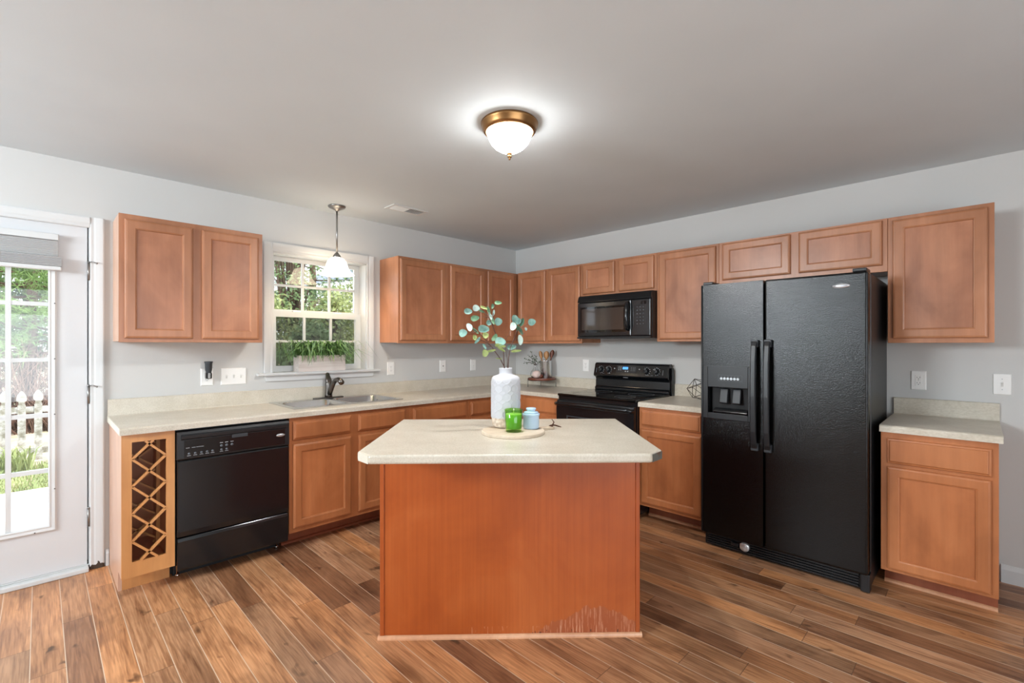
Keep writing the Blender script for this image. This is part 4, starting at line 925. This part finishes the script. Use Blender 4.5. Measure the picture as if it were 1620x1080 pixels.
sprig('tallest eucalyptus sprig with leaves fanning up over the corner cabinet',
      [([(728, 1150), (700, 1005), (688, 780, .02), (640, 640, .03), (570, 510, .03), (530, 400, .03), (480, 290, .02), (400, 190, .02), (350, 150, .02)], .0032),
       ([(530, 400, .03), (545, 250, .04), (520, 160, .05), (580, 95, .05)], .0018), ([(480, 290, .02), (420, 280, .01), (340, 275, .01)], .0014), ([(400, 220, .02), (320, 215, .01), (240, 208, .01)], .0014),
       ([(540, 400, .03), (570, 350, .02)], .0014), ([(690, 800, .02), (700, 740, .01), (640, 680, 0.)], .0014), ([(470, 260, .02), (480, 150, .04), (430, 75, .04)], .0012), ([(350, 250, .02), (340, 190, .02), (325, 175, .02)], .0012)],
      [(605, 66, 108, 58, 2, -6, .05), (527, 118, 46, 80, 3, -8, .05), (293, 150, 104, 92, 1, -10, .02), (180, 198, 116, 86, 0, -4, .01), (277, 298, 126, 86, 2, 10, .01), (402, 142, 110, 40, 4, -24, .02),
       (375, 196, 96, 30, 2, -20, .02), (472, 178, 44, 120, 2, 18, .03), (500, 265, 40, 110, 1, 22, .03), (525, 320, 44, 150, 2, 28, .03), (545, 215, 32, 90, 1, -10, .04), (480, 358, 88, 80, 0, 0, .03), (612, 345, 112, 112, 0, 8, .02), (560, 572, 70, 118, 2, -35, .02),
       (640, 628, 158, 120, 0, -12, 0.), (636, 690, 160, 56, 4, -8, -.01), (655, 735, 130, 40, 4, -35, -.01)])
sprig('eucalyptus sprig with pale blue leaves leaning right of the vase',
      [([(745, 1150), (755, 1005), (762, 860, 0.), (785, 720, 0.), (840, 590, .01), (875, 490, .01), (860, 390, .01)], .0032), ([(740, 1010, .0), (745, 900, .02), (700, 640, .03), (740, 560, .03), (795, 478, .03)], .0018),
       ([(875, 490, .01), (940, 440, .0), (1035, 382, -.01)], .0016), ([(835, 610, .01), (900, 600, 0.)], .0014), ([(940, 560, 0.), (1000, 490, 0.)], .0012), ([(780, 750, 0.), (820, 765, -.01)], .0012), ([(770, 800, 0.), (790, 740, .02)], .0012), ([(900, 480, .0), (985, 520, 0.)], .0012)],
      [(850, 305, 96, 110, 0, 0, .01), (895, 335, 88, 100, 0, 14, .03), (825, 412, 92, 120, 1, -8, .01), (950, 355, 64, 130, 3, -24, .03), (925, 468, 50, 150, 3, 32, .01), (880, 430, 40, 110, 2, 10, .02), (1088, 356, 112, 100, 0, 10, -.01),
       (1008, 452, 36, 50, 1, 20, 0.), (928, 608, 72, 146, 1, 6, -.01), (800, 712, 132, 72, 0, 10, .02), (862, 765, 150, 38, 4, 6, -.01)])

# ------------------------------------------------------------------ things on the counters
sc_ = Vector((-.168, -.545, CZ)); rz_top = 1.008
st = thing('serving_riser', 'small round wooden riser on metal legs in the counter corner', 'riser', sc_)
MB().lathe([(.140, rz_top - .022), (.144, rz_top - .020), (.144, rz_top - .002), (.142, rz_top)], (sc_.x, sc_.y, 0), 48).build('riser_top', M['riser'], st, bevel=0)
for d_ in (Rv * -1 + Fv * -.15, Rv * 1 + Fv * -.15, Fv * .95, ):
    q = sc_ + d_.normalized() * .1475
    MB().tube([(q.x, q.y, CZ + .0005), (q.x, q.y, rz_top - .004)], .0032, 8).build('leg', M['nickel'], st)
MB().lathe([(.1445, rz_top - .028), (.1475, rz_top - .028), (.1475, rz_top - .0225), (.1445, rz_top - .0225), (.1445, rz_top - .028)], (sc_.x, sc_.y, 0), 48, closed=False).build('leg_ring', M['nickel'], st)
zt_ = rz_top + .0005
kc = sc_ + Rv * .045 + Fv * .02
cr = thing('utensil_crock', 'stainless steel crock on the round riser', 'crock', (kc.x, kc.y, zt_))
MB().lathe([(0, zt_), (.059, zt_), (.061, zt_ + .003), (.061, zt_ + .176), (.0625, zt_ + .179), (.061, zt_ + .181), (.058, zt_ + .179), (.058, zt_ + .006), (0, zt_ + .006)], (kc.x, kc.y, 0), 40, closed=False).build('crock_body', M['steel'], cr)
def spoon(label, dx, dd, lean, mm, w, top):
    b0 = kc + Rv * dx * .5 + Fv * dd; t0 = kc + Rv * (dx + lean) + Fv * dd
    A = Vector((b0.x, b0.y, zt_ + .008)); B = Vector((t0.x, t0.y, top - .085)); d_ = (B - A).normalized()
    s = thing('wooden_spoon', label, 'spoon', A, 0, 'wooden spoons in the steel crock')
    MB().tube([A, A.lerp(B, .5), B], [.0055, .0055, .0065], 8).build('handle', mm, s)
    u = Rv * w; L = []
    for t, k in ((0, .25), (.15, .55), (.35, .88), (.6, 1.), (.82, .82), (.95, .45), (1., .12)):
        c_ = B + d_ * (.088 * t); L.append((c_, k))
    mb = MB(); vs = []
    for c_, k in L: vs += [c_ - u * k - Fv * .002, c_ - Fv * .006, c_ + u * k - Fv * .002, c_ + Fv * .004]
    n = len(L); fs = [(4 * i + k, 4 * i + (k + 1) % 4, 4 * i + 4 + (k + 1) % 4, 4 * i + 4 + k) for i in range(n - 1) for k in range(4)] + [(3, 2, 1, 0), tuple(4 * (n - 1) + k for k in range(4))]
    mb.add(vs, fs, 0, True).build('bowl', mm, s)
spoon('narrow tan wooden spoon leaning left in the steel crock', -.034, .008, -.012, M['spoon_tan'], .020, 1.288)
spoon('wide tan wooden spoon in the middle of the steel crock', -.002, -.012, .006, M['spoon_tan'], .031, 1.284)
spoon('dark reddish wooden spoon leaning right in the steel crock', .034, .012, .022, M['spoon_red'], .023, 1.298)
gc = sc_ - Rv * .062 + Fv * .058
gv_ = thing('bud_vase', 'small clear glass bud vase on the round riser', 'vase', (gc.x, gc.y, zt_))
MB().lathe([(0, zt_), (.040, zt_), (.052, zt_ + .012), (.056, zt_ + .035), (.050, zt_ + .060), (.032, zt_ + .082), (.019, zt_ + .100), (.017, zt_ + .128), (.022, zt_ + .136), (.0205, zt_ + .136), (.0155, zt_ + .128), (.0175, zt_ + .100), (.030, zt_ + .081), (.048, zt_ + .059), (.054, zt_ + .035), (.050, zt_ + .014), (.038, zt_ + .003), (0, zt_ + .003)], (gc.x, gc.y, 0), 36, closed=False).build('vase_glass', M['glass'], gv_)
sg = thing('greenery_sprig', 'dusty green leafy sprig standing in the glass bud vase', 'sprig', (gc.x, gc.y, zt_ + .01))
mb = MB(); ml = MB(); gtop = Vector((gc.x, gc.y, zt_ + .13))
for dx, dz, dd in ((-.075, .105, .0), (-.12, .065, -.02), (-.115, .02, .01), (.0, .10, -.02), (.05, .03, 0.), (-.05, .14, .01), (-.02, .07, .03)):
    A = Vector((gc.x, gc.y, zt_ + .012)); B = gtop; E_ = gtop + Rv * dx + Vector((0, 0, dz)) + Fv * dd; mid = B.lerp(E_, .5) + Vector((0, 0, .018))
    mb.tube([A, B, mid, E_], [.0016, .0016, .0013, .0008], 5)
    for i in range(16):
        t = .25 + .75 * i / 15; p = B.lerp(mid, t * 2) if t < .5 else mid.lerp(E_, t * 2 - 1)
        dv = Vector((random.uniform(-1, 1), random.uniform(-1, 1), random.uniform(-.5, 1))).normalized() * random.uniform(.016, .028); sd = dv.orthogonal().normalized() * .0052
        ml.add([p, p + dv * .5 + sd, p + dv, p + dv * .5 - sd], [(0, 1, 2, 3)])
mb.build('stem', M['stem'], sg); ml.build('leaves', M['sprig'], sg, weld=False, recalc=False)
def ball(name, label, cat, p, r_, mm, sq=.86):
    mb = MB()
    prof = [(math.sin(math.pi * i / 12) * r_, -math.cos(math.pi * i / 12) * r_ * sq) for i in range(13)]; prof[0] = (0, prof[0][1]); prof[-1] = (0, prof[-1][1])
    mb.lathe(prof, (p.x, p.y, zt_ + r_ * sq), 36, closed=False, rf=lambda rr, h, a: rr * (1 + .05 * math.cos(9 * a + 60 * (h - zt_))))
    return tag(mb.build(name, mm), label, cat)
bp = sc_ - Rv * .058 - Fv * .050
pk = ball('trinket_ball', 'small pale pink ribbed ball in front of the bud vase', 'decorative ball', bp, .045, M['pink'])
ball('trinket_ball', 'dark brown small ball beside the steel crock on the riser', 'decorative ball', sc_ - Rv * .008 - Fv * .055, .020, M['riser'], 1.)
# wire orb
oc = Vector((-.185, -2.222, CZ + .098)); R_ = .097
bmo = bmesh.new(); bmesh.ops.create_icosphere(bmo, subdivisions=1, radius=R_)
for v in bmo.verts: v.co *= random.uniform(.86, 1.0)
Mo = Matrix.Rotation(.7, 3, 'X') @ Matrix.Rotation(.4, 3, 'Z')
zs = min((Mo @ v.co).z for v in bmo.verts); mb = MB()
for e_ in bmo.edges:
    a, b_ = [Mo @ v.co for v in e_.verts]; off = Vector((oc.x, oc.y, CZ + .0028 - zs)); mb.tube([a + off, b_ + off], .0022, 6)
bmo.free()
tag(mb.build('wire_orb', plain('bronze_wire', (62, 50, 42), metal=.7, rough=.5), weld=False), 'open geometric wire orb on the counter beside the refrigerator', 'ornament')

# planter with grass on the window sill
pl = thing('grass_planter', 'whitewashed wooden box of dark green grass on the window sill', 'planter', (-2.265, .0, KZ0))
px0, px1, py0, py1, pz0, pz1 = -2.458, -2.078, -.042, .066, KZ0 + .0005, KZ0 + .128
mb = MB().box(px0, px1, py0, py0 + .01, pz0, pz1).box(px0, px1, py1 - .01, py1, pz0, pz1).box(px0, px0 + .01, py0 + .01, py1 - .01, pz0, pz1).box(px1 - .01, px1, py0 + .01, py1 - .01, pz0, pz1).box(px0 + .01, px1 - .01, py0 + .01, py1 - .01, pz0, pz0 + .09)
mb.build('planter_box', M['planter'], pl, weld=False)
mb = MB()
for i in range(430):
    x = random.uniform(px0 + .012, px1 - .012); y = random.uniform(py0 + .012, py1 - .012); p = Vector((x, y, pz0 + .088))
    lean = Vector((random.gauss(0, .8) + (x + 2.268) * 2.6, random.gauss(-.45, .55), 0)); Lh = random.uniform(.14, .27); hb_ = random.uniform(.08, .155)
    q = [p, p + Vector((0, 0, hb_ * .75)) + lean * Lh * .16, p + Vector((0, 0, hb_ * 1.05)) + lean * Lh * .5, p + Vector((0, 0, hb_ * random.uniform(-.25, 1.1))) + lean * Lh]
    q = [Vector((min(max(v.x, -2.60 + .3 * (p.x - px0)), -1.985 - .3 * (px1 - p.x)), min(v.y, .082), max(v.z, KZ0 + .004 if v.y > -.055 else KZ0 - .05))) for v in q]
    sd = Vector((-lean.y, lean.x, 0)); sd = (sd.normalized() if sd.length > 1e-4 else Vector((1, 0, 0)))
    ws = (.0042, .0058, .0048, .0005); vs = []
    for v, w_ in zip(q, ws): vs += [v - sd * w_, v + sd * w_]
    mb.add(vs, [(0, 1, 3, 2), (2, 3, 5, 4), (4, 5, 7, 6)], 0, True)
mb.build('grass_blades', M['blade'], pl, weld=False, recalc=False)

# ------------------------------------------------------------------ lights and ceiling vent
pc = Vector((-2.234, -.221, 0))
pd = thing('pendant_light', 'brushed nickel pendant with a lit bell shade in front of the window', 'pendant lamp', (pc.x, pc.y, H))
MB().lathe([(.064, H - .0005), (.066, H - .006), (.060, H - .014), (.040, H - .022), (.016, H - .034), (.010, H - .042)], (pc.x, pc.y, 0), 32).build('canopy', M['nickel'], pd)
MB().lathe([(.0065, H - .04), (.0065, 2.075)], (pc.x, pc.y, 0), 14).build('rod', M['nickel'], pd)
MB().lathe([(.0065, 2.0752), (.014, 2.070), (.027, 2.052), (.033, 2.036), (.031, 2.034)], (pc.x, pc.y, 0), 28).build('socket_cup', M['nickel'], pd)
prof = [(.030, 2.036), (.052, 2.026), (.068, 2.008), (.077, 1.985), (.085, 1.958), (.096, 1.936), (.112, 1.916), (.131, 1.902)]
prof2 = [(r_ - .004, z - .002) for r_, z in reversed(prof)]
MB().lathe(prof + prof2, (pc.x, pc.y, 0), 48, closed=False).build('shade', M['pshade'], pd)
MB().sphere((pc.x, pc.y, 1.955), .028, 16, 10, sc=(1, 1, 1.15)).build('bulb', M['bulb'], pd)
lc = Vector((-2.251, -2.161, 0))
cl = thing('ceiling_light', 'flush ceiling lamp with lit ribbed glass dome and brass rim', 'ceiling lamp', (lc.x, lc.y, H))
MB().lathe([(.136, H - .0005), (.141, H - .006), (.139, H - .016), (.134, H - .022), (.132, H - .036), (.126, H - .045), (.119, H - .050), (.114, H - .050), (.112, H - .036), (.100, H - .03), (.0, H - .028)], (lc.x, lc.y, 0), 56, closed=False).build('rim', M['brass'], cl)
dprof = [(.111, H - .040), (.109, H - .056), (.102, H - .078), (.089, H - .101), (.070, H - .121), (.046, H - .136), (.022, H - .144), (0, H - .147)]
MB().lathe(dprof, (lc.x, lc.y, 0), 72, closed=False, rf=lambda r_, h, a: r_ * (1 + .008 * math.cos(36 * a))).build('glass_dome', M['dome'], cl)
MB().lathe([(0, H - .1455), (.012, H - .147), (.013, H - .153), (.007, H - .157), (.011, H - .163), (.010, H - .169), (.004, H - .174), (.006, H - .179), (0, H - .184)], (lc.x, lc.y, 0), 16, closed=False).build('finial', M['brass'], cl)
lamp('ceiling_light_bulb', 'SPOT', (lc.x, lc.y, H - .192), 38, (1, .99, .965), spot_size=math.radians(172), spot_blend=.35, shadow_soft_size=.04)
vt = thing('ceiling_vent', 'white rectangular air register in the ceiling near the corner', 'vent', (-1.79, -.53, H))
vx0, vx1, vy0, vy1 = -1.955, -1.640, -.605, -.455
mb = MB()
for x0, x1, y0, y1 in ((vx0, vx1, vy0, vy0 + .025), (vx0, vx1, vy1 - .025, vy1), (vx0, vx0 + .025, vy0 + .025, vy1 - .025), (vx1 - .025, vx1, vy0 + .025, vy1 - .025), (-1.803, -1.792, vy0 + .025, vy1 - .025)): mb.box(x0, x1, y0, y1, H - .007, H - .0005)
mb.build('vent_frame', M['white'], vt, weld=False, bevel=.0015)
MB().box(vx0 + .025, vx1 - .025, vy0 + .025, vy1 - .025, H - .0015, H - .0005).build('vent_cavity', M['plate_dark'], vt)
mb = MB()
for i in range(10):
    for x0, s in ((vx0 + .030, 1), (-1.788, -1)):
        x = x0 + i * .0125; mb.box(-.0055, .0055, vy0 + .026, vy1 - .026, -.0007, .0007, T=Matrix.Translation((x + .004, 0, H - .0065)) @ Matrix.Rotation(s * .75, 4, 'Y'))
mb.build('louvres', M['white'], vt, weld=False)

# ------------------------------------------------------------------ wall plates
def plate(w, a, z, label, kind='outlet', width=.074, name=None, pos=None):
    p = TW(w) @ Vector((a, .003, z - .058)); nm = {'outlet': 'wall_outlet', 'switch': 'light_switch', 'triple': 'light_switch', 'jack': 'wall_jack'}[kind]
    r_ = thing(nm, label, {'outlet': 'outlet', 'switch': 'light switch', 'triple': 'light switch', 'jack': 'wall jack'}[kind], p)
    slab(MB(), w, a - width / 2, a + width / 2, z - .059, z + .059, .0005, [(0, 0), (0, .002), (.003, .0055), (.006, .006)]).build('cover_plate', M['plate'], r_)
    if kind == 'outlet':
        slab(MB(), w, a - .0165, a + .0165, z - .033, z + .033, .0065, [(0, 0), (0, .001), (.001, .0018)]).build('receptacle', M['plate'], r_)
        mb = MB()
        for dz in (.017, -.017):
            wbox(mb, w, a - .0075, a - .0055, .0083, .0087, z + dz - .002, z + dz + .006); wbox(mb, w, a + .0055, a + .0075, .0083, .0087, z + dz - .002, z + dz + .005); wbox(mb, w, a - .002, a + .002, .0083, .0087, z + dz - .010, z + dz - .006)
        mb.build('slots', M['plate_dark'], r_)
    elif kind in ('switch', 'triple'):
        for da in ((0,) if kind == 'switch' else (-.046, 0, .046)):
            mb = MB(); wbox(mb, w, a + da - .005, a + da + .005, .0065, .0078, z - .013, z + .013); mb.build('toggle_slot', plain('toggle_slot', (206, 206, 202), rough=.5), r_)
            mb = MB(); mb.add([(a + da - .004, .008, z - .001), (a + da + .004, .008, z - .001), (a + da + .004, .018, z + .008), (a + da - .004, .018, z + .008), (a + da - .004, .008, z + .010), (a + da + .004, .008, z + .010)], [(0, 1, 2, 3), (3, 2, 5, 4), (1, 5, 2), (0, 3, 4), (0, 4, 5, 1)], 0, False, TW(w)); mb.build('toggle', M['plate'], r_)
    elif kind == 'jack':
        mb = MB(); mb.lathe([(.006, .0065), (.006, .012), (.003, .013), (0, .013)], (a, 0, z), 12, 0, 'y', T=TW(w)); mb.build('socket', M['nickel'], r_)
    else: pass
    mb = MB()
    for dz in ((.0,) if kind == 'outlet' else (.03, -.03)):
        if kind != 'triple': MB().lathe([(.0025, .0060), (.0025, .0088 if kind == 'outlet' else .0068)], (a, 0, z + dz), 8, 0, 'y', T=TW(w)).build('cover_screw', M['mark'], r_)
    return r_
plate('A', -3.063, 1.128, 'white outlet behind the black plug-in device beside the triple switch')
plate('A', -2.898, 1.126, 'wide white three toggle switch plate under the left wall cabinet', 'triple', .162)
plate('A', -1.628, 1.137, 'white outlet just right of the sink window')
plate('A', -1.044, 1.142, 'white jack plate midway along the backsplash left of the vase', 'jack')
plate('A', -.648, 1.140, 'white switch plate nearest the corner behind the vase', 'switch')
plate('B', -.989, 1.145, 'white outlet between the steel crock and the range')
plate('B', -2.335, 1.150, 'white outlet behind the wire orb beside the refrigerator')
plate('B', -3.528, 1.129, 'white outlet above the short counter right of the refrigerator')
plate('B', -3.890, 1.125, 'white single switch at the right end past the wall cabinet', 'switch')
pg = thing('plug_in_device', 'small black and chrome plug-in device in the outlet left of the sink', 'plug-in', (-3.060, -.01, 1.120))
MB().lathe([(.015, 1.128), (.017, 1.134), (.017, 1.165), (.021, 1.180), (.022, 1.222), (.026, 1.234), (.024, 1.237), (0, 1.236)], (-3.060, -.036, 0), 24).build('cap', M['blk_grey'], pg)
MB().box(-3.078, -3.042, -.052, -.0092, 1.118, 1.160).build('plug_body', M['blk'], pg, bevel=.006)
MB().box(-3.068, -3.052, -.0545, -.0522, 1.122, 1.158).build('chrome_strip', M['chrome'], pg, bevel=.001)

# ------------------------------------------------------------------ the yard beyond the glass
tag(MB().box(-40, 40, .35, 60, -.35, -.15).build('ground', M['ground']), 'pale straw covered ground beyond the patio', 'ground', kind='structure')
tag(MB().box(-9, 2, .19, 2.95, -.149, -.10).build('patio', M['patio']), 'pale concrete patio outside the glazed door', 'patio', kind='structure')
def grass(name, n, x0, x1, y0, y1, h0, h1, label, mm, z=-.149, w=.006):
    mb = MB()
    for i in range(n):
        p = Vector((random.uniform(x0, x1), random.uniform(y0, y1), z)); a = random.uniform(0, 6.28); h = random.uniform(h0, h1); l = Vector((math.cos(a), math.sin(a), 0)) * h * random.uniform(.2, .8); sd = Vector((-math.sin(a), math.cos(a), 0)) * w
        mb.add([p - sd, p + sd, p + Vector((0, 0, h * .7)) + l * .4 + sd * .7, p + Vector((0, 0, h * .7)) + l * .4 - sd * .7, p + l + Vector((0, 0, h * .85))], [(0, 1, 2, 3), (3, 2, 4)], 0, True)
    return tag(mb.build(name, mm, weld=False, recalc=False), label, 'grass', kind='stuff')
grass('lawn_grass', 12000, -6.5, -2.6, 2.96, 4.5, .03, .09, 'short bright grass between patio and fence', M['lawn'])
grass('tall_grass', 700, -5.6, -3.95, 4.1, 4.5, .18, .38, 'tall grassy clumps along the picket fence', M['lawn'], w=.010)
# picket fence
fn = thing('picket_fence', 'weathered white picket fence behind the patio lawn', 'fence', (-4, 4.62, -.149))
for z0, z1 in ((.50, .575), (-.02, .055)): MB().box(-7.0, -1.2, 4.66, 4.70, z0, z1).build('rail', M['picket'], fn)
sil = [(-.036, -.10), (.036, -.10), (.036, .60), (.026, .625), (.026, .645), (.044, .668), (.046, .70), (.036, .735), (.015, .775), (0, .785), (-.015, .775), (-.036, .735), (-.046, .70), (-.044, .668), (-.026, .645), (-.026, .625), (-.036, .60)]
pk0 = None; xk = -6.95
PSP = .146; xk = -4.185 - PSP * 19
while xk < -1.25:
    if pk0 is None:
        pk0 = MB().prism([(xk + a, z) for a, z in sil], 4.635, 4.658, 'y').build('picket', M['picket'], fn); x_first = xk
    else:
        o = pk0.copy(); COL.objects.link(o); o.parent = fn; o.location = (xk - x_first, 0, random.uniform(-.012, .012)); WM[o.name] = W(fn)
    xk += PSP
# trees
def tree(name, label, cat, x, y, h, rad, mm, trunk_r, n, kind, base_h=.2, group=None, zb_=-.15):
    r_ = thing(name, label, cat, (x, y, zb_), 0, group)
    mb = MB().tube([(x, y, zb_), (x + .05, y, zb_ + h * .45), (x - .04, y + .05, zb_ + h * .97)], [trunk_r, trunk_r * .7, trunk_r * .15], 10)
    ml = MB()
    if kind == 'pine':
        nb = max(18, int(n / 40)); per = n // nb
        for b_ in range(nb):
            t = base_h + (1 - base_h) * (b_ + random.random()) / nb; z = zb_ + h * t; L = rad * (1.08 - t) * random.uniform(.7, 1.1) + .15
            a = b_ * 2.399 + random.uniform(-.3, .3); d = Vector((math.cos(a), math.sin(a), random.uniform(-.12, .18)))
            A = Vector((x, y, z)); B = A + d * L; mb.tube([A, A.lerp(B, .6) + Vector((0, 0, -.04 * L)), B], [.025, .015, .006], 5)
            for i in range(per):
                s = random.uniform(.3, 1.) ** .7; p = A.lerp(B, s) + Vector((random.gauss(0, .16), random.gauss(0, .16), random.gauss(0, .10))) * (.5 + L * .35)
                for k in range(9):
                    dv = (d * .7 + Vector((random.gauss(0, .8), random.gauss(0, .8), random.gauss(.25, .7)))).normalized() * random.uniform(.10, .19); sd = dv.orthogonal().normalized() * .011
                    ml.add([p - sd, p + sd, p + dv], [(0, 1, 2)])
    else:
        ncl = max(10, n // 90); cen = []
        for i in range(ncl):
            u = random.random() ** .5; a = random.uniform(0, 6.28); t = base_h + (1 - base_h) * random.random()
            prof_ = math.sin(math.pi * min(1, max(0, (t - base_h) / (1 - base_h) * .80 + .20)))
            cen.append(Vector((x + math.cos(a) * rad * u * prof_, y + math.sin(a) * rad * u * prof_, zb_ + h * t)))
        for c_ in cen:
            if kind == 'broad': mb.tube([(x, y, zb_ + h * base_h * .8), Vector((x, y, c_.z - .2)).lerp(c_, .4), c_], [.03, .018, .006], 5)
            cr_ = rad * random.uniform(.22, .40)
            for i in range(n // ncl):
                dv = Vector((random.gauss(0, 1), random.gauss(0, 1), random.gauss(0, .8))).normalized() * cr_ * random.uniform(.45, 1.); p = c_ + dv
                nn = (dv.normalized() + Vector((random.gauss(0, .6), random.gauss(0, .6), random.gauss(.3, .6)))).normalized(); u_ = nn.orthogonal().normalized(); v_ = nn.cross(u_); a = random.uniform(0, 6.28); u2 = u_ * math.cos(a) + v_ * math.sin(a); v2 = nn.cross(u2)
                s = random.uniform(.035, .07); p.z = max(p.z, zb_ + .03)
                ml.add([p - u2 * s, p - v2 * s * .5, p + u2 * s, p + v2 * s * .5], [(0, 1, 2, 3)])
    mb.build('trunk', M['bark'], r_, weld=False)
    ml.build('foliage', mm, r_, weld=False, recalc=False)
    return r_
tree('pine_tree', 'bright pine tree standing behind the fence in the door glass', 'tree', -4.02, 8.2, 5.6, 1.7, M['pine'], .10, 3000, 'pine', .24)
tree('pine_tree', 'pine tree at the right edge of the door glass behind the fence', 'tree', -3.05, 9.8, 6.0, 1.7, M['pine'], .11, 2400, 'pine', .16)
tree('pine_tree', 'pine tree at the left edge of the photo behind the fence', 'tree', -5.1, 9.8, 6.0, 1.8, M['pine2'], .11, 2200, 'pine', .16)
tree('pine_tree', 'dark tall pine farthest back in the door glass', 'tree', -4.1, 12.4, 7.8, 2.4, M['pine2'], .14, 3200, 'pine', .03)
tree('pine_tree', 'tall pine seen through the upper left panes of the sink window', 'tree', -.35, 10.2, 8.0, 2.2, M['pine'], .14, 2000, 'pine', .1)
tree('pine_tree', 'tall pine seen through the upper right panes of the sink window', 'tree', 2.1, 11.0, 8.2, 2.1, M['pine2'], .14, 2000, 'pine', .1)
tree('leafy_tree', 'leafy tree filling the middle panes of the sink window', 'tree', .85, 9.2, 6.8, 1.9, M['broad'], .12, 7000, 'broad', .22)
tree('leafy_tree', 'dark leafy tree far behind in the sink window', 'tree', -.3, 15.0, 9.5, 3.6, M['broad'], .2, 8000, 'broad', .08)
tree('leafy_tree', 'dark leafy tree behind the white eave in the sink window', 'tree', 3.6, 30.0, 14., 3.6, M['broad'], .2, 8000, 'broad', .05)
tree('leafy_tree', 'pale leafy tree rising behind the house roof in the sink window', 'tree', 10.8, 25.0, 13., 3.4, M['broad'], .2, 7000, 'broad', .05)
tree('leafy_tree', 'tall pale tree at the far left of the sink window', 'tree', -5.5, 22.5, 12., 3.4, M['broad'], .2, 7000, 'broad', .05)
tree('shrub', 'yellow green shrub low in the left panes of the sink window', 'shrub', -.35, 7.4, 2.6, 1.1, M['bush'], .05, 4200, 'broad', .1)
tree('shrub', 'yellow green shrub low in the right panes of the sink window', 'shrub', 1.35, 7.7, 2.7, 1.2, M['bush'], .05, 4600, 'broad', .1)
tree('shrub', 'dark shrub behind the planter in the sink window', 'shrub', .35, 6.5, 1.9, .9, M['broad'], .05, 4200, 'broad', .1)
tree('shrub', 'shrub at the far right of the sink window below the eave', 'shrub', 2.75, 9.2, 3.3, 1.3, M['bush'], .05, 4200, 'broad', .08)
# dead undergrowth behind the fence
mb = MB()
for i in range(1300):
    p = Vector((random.uniform(-6.0, -2.4), random.uniform(7.6, 8.6), -.15)); d = Vector((random.gauss(0, .45), random.gauss(0, .3), 1)) * random.uniform(.5, 1.7)
    mb.tube([p, p + d * .5 + Vector((random.gauss(0, .06), 0, 0)), p + d], [.008, .006, .003], 4)
tag(mb.build('dead_undergrowth', M['twig'], weld=False), 'tangle of dead brown twigs under the pines', 'undergrowth', kind='stuff')
# neighbour's house
hb_ = thing('neighbour_house', 'white house corner with grey shingle roof seen through the sink window', 'house', (7.0, 15.5, -.15))
MB().box(4.9, 12, 14.6, 20, -.15, 3.45).build('house_wall', M['siding'], hb_)
MB().box(4.45, 12.3, 14.05, 14.6, 3.42, 3.50).box(4.45, 12.3, 14.0, 14.06, 3.44, 3.92).box(4.42, 4.47, 14.0, 20.5, 3.44, 3.92).build('fascia', M['siding'], hb_, weld=False)
vs = [(4.40, 13.96, 3.93), (12.4, 13.96, 3.93), (12.4, 20.6, 3.93), (4.40, 20.6, 3.93), (7.4, 17.3, 5.9), (12.4, 17.3, 5.9)]
MB().add(vs, [(0, 1, 5, 4), (2, 3, 4, 5), (3, 0, 4), (1, 2, 5), (0, 3, 2, 1)]).build('house_roof', M['shingle'], hb_)
